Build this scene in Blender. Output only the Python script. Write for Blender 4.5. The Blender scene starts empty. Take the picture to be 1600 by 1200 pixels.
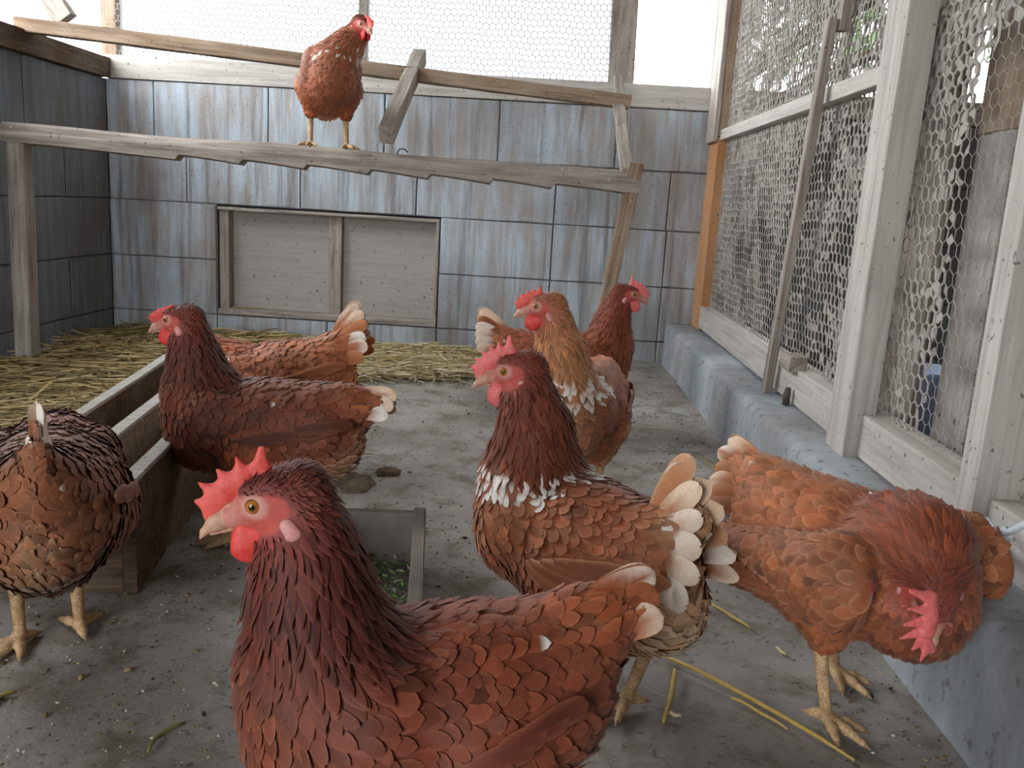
import bpy, bmesh, math, random
import numpy as np
from mathutils import Vector, Matrix

random.seed(7)
RNG = np.random.default_rng(11)
SC = bpy.context.scene
COL = SC.collection

# ------------------------------------------------------------------ camera
CAM_H = .56
F_PX = 1350.0
YAW, PITCH, ROLL = math.radians(-1.3887), math.radians(11.7368), math.radians(3.4)
cam_data = bpy.data.cameras.new('camera')
cam_data.sensor_fit = 'HORIZONTAL'
cam_data.sensor_width = 36.0
cam_data.lens = 36.0 * F_PX / 1600.0
cam_data.clip_start = .02
cam = bpy.data.objects.new('camera', cam_data)
COL.objects.link(cam)
_f = Vector((math.sin(YAW) * math.cos(PITCH), math.cos(YAW) * math.cos(PITCH), -math.sin(PITCH)))
_r = Vector((math.cos(YAW), -math.sin(YAW), 0))
_u = _r.cross(_f)
_r2 = _r * math.cos(ROLL) + _u * math.sin(ROLL)
_u2 = _u * math.cos(ROLL) - _r * math.sin(ROLL)
_m = Matrix((_r2, _u2, -_f)).transposed().to_4x4()
_m.translation = Vector((0, 0, CAM_H))
cam.matrix_world = _m
SC.camera = cam

def ray(px, py):
    return _f + _r2 * ((px - 800) / F_PX) + _u2 * ((600 - py) / F_PX)
def on_z(px, py, z=0.0):
    d = ray(px, py); t = (z - CAM_H) / d.z
    return Vector((0, 0, CAM_H)) + d * t
def on_y(px, py, y):
    d = ray(px, py); return Vector((0, 0, CAM_H)) + d * (y / d.y)
def on_x(px, py, x):
    d = ray(px, py); return Vector((0, 0, CAM_H)) + d * (x / d.x)

# ------------------------------------------------------------------ light
SC.view_settings.view_transform = 'Standard'
SC.view_settings.look = 'None'
SC.view_settings.gamma = 1.0
SC.view_settings.use_curve_mapping = False
SC.view_settings.exposure = 3.55

world = bpy.data.worlds.new('overcast_sky')
SC.world = world
world.use_nodes = True
wb = world.node_tree.nodes['Background']
wb.inputs['Color'].default_value = (.95, .975, 1.0, 1)
wb.inputs['Strength'].default_value = 1.0

XL, XC, XF, YB = -1.65, .494, .59, 3.30     # left wall, kerb face, wire frame face, back wall
ROOF = 1.95
Y0 = -1.6                                     # open front of the shed, behind the camera

def portal(name, loc, rot, sx, sy):
    l = bpy.data.lights.new(name, 'AREA')
    l.shape = 'RECTANGLE'; l.size = sx; l.size_y = sy
    l.cycles.is_portal = True
    o = bpy.data.objects.new(name, l)
    o.location = loc; o.rotation_euler = rot
    COL.objects.link(o)
    return o
portal('portal_back', (.35, YB + .12, 1.48), (math.radians(-90), 0, 0), 4.1, .95)
portal('portal_front', (-1.08, Y0 - .02, .85), (math.radians(90), 0, 0), 1.06, 1.70)
portal('portal_side', (XL - .12, 2.33, 1.48), (0, math.radians(-90), 0), .95, 1.95)

# ------------------------------------------------------------------ helpers
def lin(c):
    return tuple(((v / 255) / 12.92 if v / 255 <= .04045 else ((v / 255 + .055) / 1.055) ** 2.4) for v in c[:3])

def tag(o, label=None, cat=None, group=None, kind=None):
    if label: o['label'] = label
    if cat: o['category'] = cat
    if group: o['group'] = group
    if kind: o['kind'] = kind
    return o

def empty(name, loc=(0, 0, 0), rz=0.0, parent=None):
    o = bpy.data.objects.new(name, None)
    o.empty_display_size = .05
    o.location = loc; o.rotation_euler = (0, 0, rz)
    COL.objects.link(o)
    if parent: o.parent = parent
    return o

def link(name, me, mat=None, parent=None, mw=None):
    o = bpy.data.objects.new(name, me)
    COL.objects.link(o)
    if mat is not None and not me.materials: me.materials.append(mat)
    if parent: o.parent = parent
    if mw is not None: o.matrix_local = mw
    return o

def mesh_np(name, V, Fq, smooth=True):
    """V (n,3) array, Fq (m,3|4) int array or list of lists"""
    me = bpy.data.meshes.new(name)
    V = np.asarray(V, np.float32)
    if isinstance(Fq, np.ndarray) and len(Fq):
        k = Fq.shape[1]; m = Fq.shape[0]
        me.vertices.add(len(V)); me.vertices.foreach_set('co', V.ravel())
        me.loops.add(m * k); me.loops.foreach_set('vertex_index', Fq.astype(np.int32).ravel())
        me.polygons.add(m)
        me.polygons.foreach_set('loop_start', np.arange(0, m * k, k, dtype=np.int32))
        me.polygons.foreach_set('loop_total', np.full(m, k, np.int32))
        if smooth: me.polygons.foreach_set('use_smooth', np.ones(m, bool))
        me.update(calc_edges=True)
    else:
        me.from_pydata([tuple(map(float, v)) for v in V], [], [list(f) for f in Fq])
        if smooth:
            for p in me.polygons: p.use_smooth = True
        me.update()
    return me

def set_attr(me, name, data, kind='FLOAT_COLOR'):
    a = me.attributes.new(name, kind, 'POINT')
    data = np.asarray(data, np.float32)
    if kind == 'FLOAT_COLOR':
        if data.shape[1] == 3: data = np.concatenate([data, np.ones((len(data), 1), np.float32)], 1)
        a.data.foreach_set('color', data.ravel())
    elif kind == 'FLOAT_VECTOR': a.data.foreach_set('vector', data.ravel())
    else: a.data.foreach_set('value', data.ravel())

def bm_box(bm, c, s, rot=None):
    g = bmesh.ops.create_cube(bm, size=1.0)
    for v in g['verts']:
        v.co = Vector((v.co.x * s[0], v.co.y * s[1], v.co.z * s[2]))
        if rot is not None: v.co = rot @ v.co
        v.co += Vector(c)
    return g['verts']

def bm_mesh(name, bm, smooth=False):
    me = bpy.data.meshes.new(name); bm.to_mesh(me); bm.free()
    if smooth:
        for p in me.polygons: p.use_smooth = True
    return me

def box_mesh(name, s, bevel=.004, jitter=0.0, cuts=0):
    """box centred on the origin with bevelled, slightly worn edges"""
    bm = bmesh.new(); bm_box(bm, (0, 0, 0), s)
    if cuts:
        ax = max(range(3), key=lambda i: s[i])
        es = [e for e in bm.edges if abs((e.verts[0].co - e.verts[1].co)[ax]) > s[ax] * .9]
        bmesh.ops.subdivide_edges(bm, edges=es, cuts=cuts, use_grid_fill=True)
    if bevel:
        sharp = [e for e in bm.edges if len(e.link_faces) == 2 and e.calc_face_angle() > .5]
        bmesh.ops.bevel(bm, geom=sharp, offset=bevel, segments=2, affect='EDGES', profile=.6)
    if jitter:
        for v in bm.verts:
            v.co += Vector((random.uniform(-1, 1), random.uniform(-1, 1), random.uniform(-1, 1))) * jitter
    return bm_mesh(name, bm)

def beam(name, p0, p1, w, t, mat, parent=None, up=(0, 0, 1), bevel=.003, jitter=.0006, cuts=6):
    """timber from p0 to p1 (centre line); local X runs along the grain, w along 'up', t across"""
    p0, p1 = Vector(p0), Vector(p1)
    d = p1 - p0; L = d.length; x = d.normalized()
    u = Vector(up); y = u.cross(x)
    if y.length < 1e-4: y = Vector((0, 1, 0)).cross(x)
    y.normalize(); z = x.cross(y)
    me = box_mesh(name, (L, t, w), bevel, jitter, cuts)
    m = Matrix((x, y, z)).transposed().to_4x4(); m.translation = (p0 + p1) / 2
    o = link(name, me, mat)
    if parent:
        o.parent = parent
        pm = Matrix.LocRotScale(parent.location, parent.rotation_euler, None)
        o.matrix_local = pm.inverted() @ m
    else: o.matrix_local = m
    return o

def tube(points, radii, sides=8, caps=True):
    P = np.array([tuple(p) for p in points], float); n = len(P)
    R = np.broadcast_to(np.asarray(radii, float), (n,)) if np.ndim(radii) else np.full(n, radii)
    T = np.gradient(P, axis=0); T /= np.linalg.norm(T, axis=1)[:, None] + 1e-12
    ref = np.array([0, 0, 1.0]) if abs(T[0][2]) < .9 else np.array([1.0, 0, 0])
    V = []; N = np.cross(T[0], ref); N /= np.linalg.norm(N)
    for i in range(n):
        N = N - T[i] * (N @ T[i]); N /= np.linalg.norm(N) + 1e-12
        Bv = np.cross(T[i], N)
        for k in range(sides):
            a = 2 * math.pi * k / sides
            V.append(P[i] + R[i] * (math.cos(a) * N + math.sin(a) * Bv))
    Fs = []
    for i in range(n - 1):
        for k in range(sides):
            a, b = i * sides + k, i * sides + (k + 1) % sides
            Fs.append([a, b, b + sides, a + sides])
    if caps:
        Fs.append(list(range(sides))[::-1]); Fs.append([(n - 1) * sides + k for k in range(sides)])
    return np.array(V), Fs

# ------------------------------------------------------------------ materials
class NT:
    def __init__(s, name):
        s.m = bpy.data.materials.new(name); s.m.use_nodes = True
        s.t = s.m.node_tree; s.b = s.t.nodes['Principled BSDF']; s.out = s.t.nodes['Material Output']
    def n(s, typ, **kw):
        nd = s.t.nodes.new(typ)
        for k, v in kw.items():
            if k.startswith('i_'):
                key = k[2:].replace('_', ' ')
                nd.inputs[int(key) if key.isdigit() else key].default_value = v
            else: setattr(nd, k, v)
        return nd
    def l(s, a, b): s.t.links.new(a, b); return b
    def ramp(s, fac, stops, interp='LINEAR'):
        r = s.n('ShaderNodeValToRGB'); cr = r.color_ramp; cr.interpolation = interp
        while len(cr.elements) < len(stops): cr.elements.new(.5)
        for e, (p, c) in zip(cr.elements, stops):
            e.position = p; e.color = (c[0], c[1], c[2], 1) if not np.isscalar(c) else (c, c, c, 1)
        s.l(fac, r.inputs['Fac']); return r.outputs['Color']
    def mix(s, fac, a, b, blend='MIX'):
        m = s.n('ShaderNodeMix', data_type='RGBA', blend_type=blend)
        for v, i in ((fac, 0), (a, 6), (b, 7)):
            if hasattr(v, 'links'): s.l(v, m.inputs[i])
            elif i == 0: m.inputs[0].default_value = v
            else: m.inputs[i].default_value = (v[0], v[1], v[2], 1)
        return m.outputs[2]
    def coord(s, kind='Object', scale=(1, 1, 1)):
        if kind == 'World':
            c = s.n('ShaderNodeNewGeometry').outputs['Position']
        else: c = s.n('ShaderNodeTexCoord').outputs[kind]
        mp = s.n('ShaderNodeMapping'); mp.inputs['Scale'].default_value = scale
        s.l(c, mp.inputs['Vector']); return mp.outputs['Vector']
    def noise(s, vec, scale, detail=4, rough=.55, dist=0.0):
        nd = s.n('ShaderNodeTexNoise'); nd.inputs['Scale'].default_value = scale
        nd.inputs['Detail'].default_value = detail; nd.inputs['Roughness'].default_value = rough
        nd.inputs['Distortion'].default_value = dist
        s.l(vec, nd.inputs['Vector']); return nd.outputs['Fac']
    def bump(s, h, strength=.3, dist=.002):
        b = s.n('ShaderNodeBump'); b.inputs['Strength'].default_value = strength
        b.inputs['Distance'].default_value = dist; s.l(h, b.inputs['Height'])
        s.l(b.outputs['Normal'], s.b.inputs['Normal'])
    def base(s, c, rough=.8, spec=.3):
        if hasattr(c, 'links'): s.l(c, s.b.inputs['Base Color'])
        else: s.b.inputs['Base Color'].default_value = (c[0], c[1], c[2], 1)
        s.b.inputs['Roughness'].default_value = rough
        s.b.inputs['Specular IOR Level'].default_value = spec

def wood_mat(name, dark, mid, light, specks=.0, dust=.3):
    t = NT(name)
    v = t.coord('Object', (1.2, 22, 22)); n1 = t.noise(v, 3.2, 6, .65, .6)
    v2 = t.coord('Object', (1, 1, 1)); n2 = t.noise(v2, 9, 4, .6)
    c = t.ramp(n1, [(.28, lin(dark)), (.5, lin(mid)), (.74, lin(light))])
    c = t.mix(t.ramp(n2, [(.42, 0), (.7, dust)]), c, lin((178, 172, 164)))
    n3 = t.noise(v2, 85, 2, .5)
    c = t.mix(t.ramp(n3, [(.26, .75), (.33, 0)]), c, lin((70, 60, 52)))
    if specks: c = t.mix(t.ramp(n3, [(.70, 0), (.75, specks)]), c, lin((225, 222, 215)))
    t.base(c, .85, .2); t.bump(n1, .35, .002)
    return t.m

def block_mat(name, blue, grey, brown, dark, runs=.75):
    """blue limewash run down in streaks over grey concrete block"""
    t = NT(name)
    v = t.coord('World', (1, 1, .07)); n1 = t.noise(v, 34, 6, .68, .2)
    v2 = t.coord('World', (1, 1, .30)); n2 = t.noise(v2, 7, 4, .6)
    v3 = t.coord('World'); n3 = t.noise(v3, 2.1, 3, .5); n4 = t.noise(v3, 140, 3, .6)
    n5 = t.noise(t.coord('World', (1, 1, .16)), 60, 3, .6)
    c = t.mix(t.ramp(n1, [(.42, 0), (.56, 1)]), lin(grey), lin(blue))
    c = t.mix(t.ramp(n2, [(.46, 0), (.66, .8)]), c, lin(brown))
    n6 = t.noise(t.coord('World', (1, 1, .05)), 20, 5, .7, .2)
    c = t.mix(t.ramp(n6, [(.52, 0), (.64, runs)]), c, lin(dark))
    c = t.mix(t.ramp(n3, [(.50, 0), (.72, .6)]), c, lin(dark))
    c = t.mix(t.ramp(n5, [(.66, 0), (.76, .55)]), c, lin((205, 210, 214)))
    c = t.mix(t.ramp(n4, [(.30, .5), (.40, 0)]), c, lin((70, 68, 66)))
    t.base(c, .92, .15); t.bump(n4, .5, .003)
    return t.m

M = {}
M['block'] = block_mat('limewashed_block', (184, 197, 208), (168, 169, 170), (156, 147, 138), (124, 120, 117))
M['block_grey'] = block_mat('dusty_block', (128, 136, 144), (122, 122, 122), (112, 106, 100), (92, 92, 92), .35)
def _mortar():
    t = NT('mortar'); n = t.noise(t.coord('World'), 60, 4, .6)
    t.base(t.ramp(n, [(.3, lin((104, 104, 106))), (.7, lin((140, 140, 140)))]), .95, .1); t.bump(n, .6, .004); return t.m
M['mortar'] = _mortar()
M['wood'] = wood_mat('weathered_wood', (102, 94, 87), (152, 143, 134), (186, 178, 169), .5, .35)
M['wood_brown'] = wood_mat('brown_wood', (98, 80, 64), (148, 126, 104), (180, 160, 138), .4, .3)
M['wood_white'] = wood_mat('whitened_wood', (158, 153, 147), (188, 184, 178), (210, 206, 200), .2, .3)
M['wood_pale'] = wood_mat('pale_grey_board', (150, 145, 138), (178, 174, 168), (200, 197, 192), .3, .3)
M['wood_orange'] = wood_mat('orange_painted_wood', (172, 124, 84), (188, 138, 96), (200, 152, 110), 0, .15)
M['wood_dark'] = wood_mat('damp_dark_wood', (56, 46, 38), (92, 74, 56), (126, 104, 80), .2, .15)
M['ply'] = wood_mat('dusty_plywood', (158, 154, 150), (168, 164, 160), (178, 174, 170), .2, .3)
M['card'] = wood_mat('tan_hardboard', (150, 130, 108), (172, 152, 130), (186, 168, 148), .1, .3)

def _floor():
    t = NT('dirty_concrete_floor')
    v = t.coord('World'); n1 = t.noise(v, 2.3, 5, .6, .4); n2 = t.noise(v, 11, 5, .62, .3); n3 = t.noise(v, 75, 4, .65); n4 = t.noise(v, 230, 2, .5)
    c = t.ramp(n1, [(.30, lin((112, 107, 101))), (.52, lin((150, 146, 140))), (.72, lin((172, 170, 166)))])
    c = t.mix(t.ramp(n2, [(.50, 0), (.66, .75)]), c, lin((104, 95, 82)))
    c = t.mix(t.ramp(n3, [(.30, .7), (.42, 0)]), c, lin((60, 54, 46)))
    c = t.mix(t.ramp(n4, [(.68, 0), (.74, .6)]), c, lin((196, 190, 178)))
    t.base(c, .82, .3)
    t.l(t.ramp(n2, [(.3, .55), (.7, .95)]), t.b.inputs['Roughness'])
    t.bump(t.mix(.5, n2, n3), .5, .005)
    return t.m
M['floor'] = _floor()

def _kerb():
    t = NT('blue_washed_kerb_concrete')
    v = t.coord('World', (1, 1, .4)); n1 = t.noise(v, 5, 5, .6, .4); n2 = t.noise(t.coord('World'), 45, 4, .6); n3 = t.noise(t.coord('World'), 1.9, 3, .5)
    c = t.ramp(n1, [(.30, lin((122, 127, 130))), (.5, lin((154, 161, 166))), (.7, lin((180, 187, 192)))])
    c = t.mix(t.ramp(n3, [(.45, 0), (.7, .55)]), c, lin((132, 122, 112)))
    c = t.mix(t.ramp(n2, [(.32, .6), (.42, 0)]), c, lin((84, 84, 82)))
    t.base(c, .85, .25); t.bump(n2, .5, .004); return t.m
M['kerb'] = _kerb()

def flat(name, c, rough=.7, spec=.3, var=.0, scale=40):
    t = NT(name)
    if var:
        n = t.noise(t.coord('Object'), scale, 4, .6); a = lin(c)
        t.base(t.ramp(n, [(.3, tuple(x * (1 - var) for x in a)), (.7, tuple(min(1, x * (1 + var)) for x in a))]), rough, spec)
        t.bump(n, .25, .001)
    else: t.base(lin(c), rough, spec)
    return t.m
def attr_mat(name, rough=.7, spec=.25, bump=0):
    t = NT(name); a = t.n('ShaderNodeAttribute', attribute_name='col')
    n = t.noise(t.coord('Object'), 160, 3, .6)
    c = t.mix(1.0, a.outputs['Color'], t.ramp(n, [(.2, .72), (.8, 1.0)]), 'MULTIPLY')
    t.base(c, rough, spec)
    if bump: t.bump(n, bump, .001)
    return t.m
M['attr'] = attr_mat('coloured_bits', .8, .2, .2)
M['straw'] = attr_mat('straw_stalks', .55, .4)
M['wire'] = flat('galvanised_wire', (150, 148, 146), .6, .4)
M['dust'] = attr_mat('dusty_cobweb', .95, .05)
M['rope'] = flat('frayed_pale_blue_rope', (196, 208, 216), .9, .1, .2, 300)
M['blue_plastic'] = flat('blue_plastic', (160, 180, 212), .5, .4, .1)
M['iron'] = flat('rusty_iron', (84, 74, 66), .7, .4, .3, 200)
M['feeder'] = flat('grey_feeder_board', (112, 106, 100), .9, .15, .3, 14)
M['dung'] = flat('damp_dung', (104, 92, 76), .85, .2, .45, 90)
M['roof'] = flat('roof_boards', (140, 132, 122), .9, .1, .2, 8)

def _pane():
    t = NT('cloudy_plastic_sheet')
    tr = t.n('ShaderNodeBsdfTransparent'); tl = t.n('ShaderNodeBsdfTranslucent')
    tl.inputs['Color'].default_value = (.50, .51, .52, 1); tr.inputs['Color'].default_value = (.42, .43, .44, 1)
    n = t.noise(t.coord('World'), 5, 4, .6)
    mx = t.n('ShaderNodeMixShader'); t.l(t.ramp(n, [(.3, .25), (.7, .55)]), mx.inputs[0])
    t.l(tr.outputs[0], mx.inputs[1]); t.l(tl.outputs[0], mx.inputs[2]); t.l(mx.outputs[0], t.out.inputs['Surface'])
    return t.m
M['pane'] = _pane()
# ================================================================== the shed
# ---- floor
def floor_mesh():
    nx, ny = 90, 110
    xs = np.linspace(XL - .1, 2.5, nx); ys = np.linspace(Y0 - .6, YB + .1, ny)
    X, Y = np.meshgrid(xs, ys, indexing='ij')
    Z = -.004 + .003 * np.sin(X * 5.1 + 1.3) * np.sin(Y * 4.3) + .0015 * np.sin(X * 17 + Y * 13)
    V = np.stack([X.ravel(), Y.ravel(), np.minimum(Z, 0).ravel()], 1)
    i, j = np.meshgrid(np.arange(nx - 1), np.arange(ny - 1), indexing='ij'); a = (i * ny + j).ravel()
    return mesh_np('floor', V, np.stack([a, a + ny, a + ny + 1, a + 1], 1))
tag(link('floor', floor_mesh(), M['floor']), 'dirty grey concrete floor strewn with crumbs', None, None, 'structure')

# ---- block walls
COURSES = [(-.01, .075), (.075, .285), (.285, .495), (.495, .71), (.71, .93)]
JOINTS_BACK = [[-1.65, -1.24, -.81, -.385, .04, .465, .70, 1.13, 1.56, 2.0, 2.45],
               [-1.65, -1.24, -.385, .04, .465, .70, 1.13, 1.56, 2.0, 2.45],
               [-1.65, -1.24, -.385, .04, .465, .70, 1.13, 1.56, 2.0, 2.45],
               [-1.65, -1.352, -.919, -.48, .04, .46, .70, 1.13, 1.56, 2.0, 2.45],
               [-1.65, -1.47, -1.041, -.607, -.183, .25, .70, 1.13, 1.56, 2.0, 2.45]]
def add_block(parent, x0, x1, z0, z1, mat, axis):
    g = .0022
    w, h = x1 - x0 - 2 * g, z1 - z0 - 2 * g
    me = box_mesh('block', (w, .12, h), .004, .0012, 4)
    o = link('block', me, mat, parent)
    dy = random.uniform(-.002, .003)
    if axis == 'y': o.matrix_local = Matrix.Translation(((x0 + x1) / 2, YB + .06 + dy, (z0 + z1) / 2))
    else:
        o.matrix_local = Matrix.Translation((XL - .06 + dy, (x0 + x1) / 2, (z0 + z1) / 2)) @ Matrix.Rotation(math.pi / 2, 4, 'Z')
bm = bmesh.new()
bm_box(bm, ((XL - .14 - 1.24) / 2, YB + .075, .46), (-1.24 - XL + .14, .13, .94))
bm_box(bm, ((-.385 + 2.5) / 2, YB + .075, .46), (2.5 + .385, .13, .94))
bm_box(bm, (-.8125, YB + .075, .0325), (.855, .13, .085))
bm_box(bm, (-.8125, YB + .075, .7125), (.855, .13, .435))
bm_box(bm, (-.8125, YB + .128, .285), (.88, .024, .46))
wall_back = tag(link('wall_back', bm_mesh('wall_back', bm), M['mortar']), 'back wall of large concrete blocks with run blue limewash', None, None, 'structure')
for (z0, z1), J in zip(COURSES, JOINTS_BACK):
    for a, b in zip(J[:-1], J[1:]):
        if z0 > .07 and z0 < .4 and a > -1.3 and b < -.3: continue      # opening of the hatch
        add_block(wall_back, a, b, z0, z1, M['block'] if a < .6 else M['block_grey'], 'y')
bm = bmesh.new(); bm_box(bm, (XL - .075, (Y0 + YB) / 2 + .06, .46), (.13, YB - Y0 + .12, .94))
wall_left = tag(link('wall_left', bm_mesh('wall_left', bm), M['mortar']), 'side wall of dusty grey concrete blocks', None, None, 'structure')
for k, (z0, z1) in enumerate(COURSES):
    y = YB - (.30 if k % 2 else .52)
    J = [YB]
    while y > Y0: J.append(y); y -= .43
    J.append(Y0)
    for a, b in zip(J[1:], J[:-1]):
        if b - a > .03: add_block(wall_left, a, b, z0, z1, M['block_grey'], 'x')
beam('wall_plate', (XL - .03, Y0, .965), (XL - .03, YB, .965), .07, .11, M['wood_dark'], wall_left)

# ---- unseen boards added at front and near side to darken the foreground; doorway open
bm = bmesh.new()
bm_box(bm, (.95, Y0 - .03, ROOF / 2), (3.0, .05, ROOF)); bm_box(bm, (-1.1, Y0 - .03, ROOF - .12), (1.2, .05, .24)); bm_box(bm, (XL - .06, -.1, 1.48), (.05, 2.9, .95)); bm_box(bm, (-1.68, Y0 - .03, ROOF / 2), (.12, .05, ROOF))
tag(link('wall_light_blocker', bm_mesh('wall_light_blocker', bm), M['wood_dark']), 'added unseen boards holding daylight off the foreground, with an open doorway', None, None, 'structure')

# ---- roof
bm = bmesh.new(); bm_box(bm, (.4, (Y0 + YB) / 2, ROOF + .03), (4.5, YB - Y0 + .5, .05))
tag(link('ceiling', bm_mesh('ceiling', bm), M['roof']), 'boarded shed roof overhead', None, None, 'structure')

# ---- hexagonal wire netting, optionally thick with dust
def hexnet(fn, u0, u1, v0, v1, a=.0155, rad=.0006, rfun=None, sides=3, skip=None):
    """pointy-top hexagons of side a in the (u,v) plane; fn maps (u,v,w) arrays to xyz"""
    w = a * math.sqrt(3); h = 1.5 * a
    E = []
    nv = int((v1 - v0) / h) + 1; nu = int((u1 - u0) / w) + 1
    for r in range(nv):
        for c in range(nu):
            cu = u0 + c * w + (w / 2 if r % 2 else 0); cv = v0 + r * h
            p = [(cu, cv + a), (cu + w / 2, cv + a / 2), (cu + w / 2, cv - a / 2), (cu, cv - a)]
            E += [(p[0], p[1]), (p[1], p[2]), (p[2], p[3])]
    E = np.array(E)                                   # (n,2,2)
    ok = (E[..., 0].min(1) >= u0 - 1e-6) & (E[..., 0].max(1) <= u1) & (E[..., 1].min(1) >= v0) & (E[..., 1].max(1) <= v1)
    E = E[ok]
    mid = E.mean(1)
    if skip is not None: k = ~skip(mid[:, 0], mid[:, 1]); E, mid = E[k], mid[k]
    wob = lambda q: np.stack([q[:, 0] + .0022 * np.sin(q[:, 1] * 41 + q[:, 0] * 13), q[:, 1] + .0022 * np.sin(q[:, 0] * 37 + 1.1)], 1)
    A, Bq = wob(E[:, 0]), wob(E[:, 1])
    d = Bq - A; L = np.linalg.norm(d, axis=1)[:, None]; d = d / L; nrm = np.stack([-d[:, 1], d[:, 0]], 1)
    R = np.full(len(E), rad) if rfun is None else rfun(mid[:, 0], mid[:, 1])
    V = []
    for P, sc in ((A, -.0004), (Bq, .0004)):
        for k in range(sides):
            an = 2 * math.pi * k / sides + math.pi / 2
            uv = P + d * sc + nrm * (R * math.cos(an))[:, None]
            ww = R * math.sin(an)
            V.append(fn(uv[:, 0], uv[:, 1], ww))
    V = np.stack(V, 1); n = len(E)
    base = np.arange(n)[:, None] * (2 * sides)
    Fs = np.concatenate([base + np.array([k, (k + 1) % sides, sides + (k + 1) % sides, sides + k]) for k in range(sides)], 0)
    return V.reshape(-1, 3), Fs

# ---- windows of the back wall
SILL_T = 1.012
w1 = tag(empty('window_1', (0, YB, SILL_T)), 'long window over the back wall with cloudy sheet and wire netting', None, None, 'structure')
def wpart(name, p0, p1, w, t, mat, up=(0, 0, 1)): return beam(name, p0, p1, w, t, mat, w1, up)
wpart('sill', (XL, YB + .045, .972), (2.45, YB + .045, .972), .082, .10, M['wood_white'])
wpart('head_beam', (XL, YB + .05, 1.90), (2.45, YB + .05, 1.90), .08, .10, M['wood'])
for x0, x1, mat in ((-1.665, -1.61, M['wood_brown']), (-.716, -.686, M['wood']), (.205, .297, M['wood']), (.575, .64, M['wood']), (1.2, 1.26, M['wood']), (1.85, 1.91, M['wood'])):
    xm = (x0 + x1) / 2
    wpart('mullion', (xm, YB + .045, SILL_T), (xm + (.0 if x0 < .2 or x0 > .3 else -.02), YB + .045, 1.88), x1 - x0, .06, mat, up=(1, 0, 0))
bm = bmesh.new()
for a, b in ((-1.61, -.716), (-.686, .205)):
    bm_box(bm, ((a + b) / 2, .05, .435), (b - a, .002, .86))
link('pane', bm_mesh('pane', bm), M['pane'], w1)
V, Fs = hexnet(lambda u, v, w: np.stack([u, np.full_like(u, .004) + w, v - SILL_T], 1), -1.62, .215, 1.0, 1.86, a=.0135, rad=.0013)
tag(link('wire_netting', mesh_np('wire_netting', V, Fs, False), M['wire'], w1), None, None, None, 'stuff')

# ---- the blocked pop hole
d1 = tag(empty('door_1', (-.81, YB, .075)), 'low wooden hatch of two dusty panels in the block wall', None, None, 'structure')
hx0, hx1, hz0, hz1 = -1.236, -.388, .078, .488
fr = lambda n, p0, p1, w, t, m, up=(0, 0, 1): beam(n, p0, p1, w, t, m, d1, up)
fr('frame_top', (hx0, YB + .042, hz1 - .006), (hx1, YB + .042, hz1 - .006), .012, .085, M['wood'])
fr('frame_side', (hx0 + .018, YB + .05, hz0), (hx0 + .018, YB + .05, hz1 - .012), .036, .06, M['wood'], (1, 0, 0))
fr('frame_side', (hx1 - .006, YB + .042, hz0), (hx1 - .006, YB + .042, hz1 - .012), .012, .085, M['wood'], (1, 0, 0))
fr('ledge', (hx0, YB + .040, hz0 + .011), (hx1, YB + .040, hz0 + .011), .022, .085, M['wood'])
mx = on_y(524, 400, YB + .05).x
fr('mullion', (mx, YB + .056, hz0 + .02), (mx, YB + .056, hz1 - .012), .05, .03, M['wood'], (1, 0, 0))
for a, b in ((hx0 + .03, mx - .02), (mx + .02, hx1 - .01)):
    fr('panel', (a, YB + .082, (hz0 + hz1) / 2), (b, YB + .082, (hz0 + hz1) / 2), hz1 - hz0 - .02, .012, M['ply'])

# ---- kerb under the wire partition
def kerb_mesh():
    ys = np.linspace(-.6, YB, 80); prof = []
    for y in ys:
        e = .004 * math.sin(y * 9) + .003 * math.sin(y * 23 + 1)
        zt = .15 + .003 * math.sin(y * 7 + 2)
        prof.append([(XC + e * .5 - .004, -.01), (XC + e, .06), (XC + e, zt - .016), (XC + e + .006, zt - .004), (XC + e + .02, zt + .001), (XC + .10, zt), (.80, zt), (.80, -.01)])
    V = np.array([(x, y, z) for y, r in zip(ys, prof) for x, z in r]); k = len(prof[0])
    Fs = [[i * k + j, (i + 1) * k + j, (i + 1) * k + j + 1, i * k + j + 1] for i in range(len(ys) - 1) for j in range(k - 1)]
    Fs += [list(range(k)), [(len(ys) - 1) * k + j for j in range(k)][::-1]]
    return mesh_np('wall_right', V, Fs, True)
tag(link('wall_right', kerb_mesh(), M['kerb']), 'low concrete kerb with flaking blue wash under the wire partition', None, None, 'structure')

# ---- timber and wire partition standing on the kerb
wp = tag(empty('wire_partition', (XF, 2.0, .15)), 'whitened timber partition with dusty hexagonal wire netting on the kerb', 'partition')
pt = lambda n, p0, p1, w, t, m, up=(0, 0, 1): beam(n, p0, p1, w, t, m, wp, up)
pt('sill_beam', (XF + .03, .45, .187), (XF + .03, 3.28, .200), .078, .06, M['wood_white'])
pt('end_post', (XF + .03, 3.225, .15), (XF + .03, 3.225, .83), .15, .06, M['wood_orange'], (0, 1, 0))
pt('end_post', (XF + .03, 3.225, .832), (XF + .03, 3.225, 1.93), .15, .06, M['wood_brown'], (0, 1, 0))
pt('cover_strip', (XF - .008, 3.222, .815), (XF - .008, 3.222, 1.93), .15, .016, M['wood'], (0, 1, 0))
pt('rail', (XF + .022, 3.15, .838), (XF + .022, 1.55, .830), .035, .03, M['wood_white'])
pt('post', (XF - .002, 1.565, .148), (XF - .002, 1.525, 1.93), .095, .05, M['wood_white'], (0, 1, 0))
pt('batten', (XF - .022, 2.075, .15), (XF - .012, 1.955, .98), .028, .02, M['wood'], (0, 1, 0))
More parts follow.
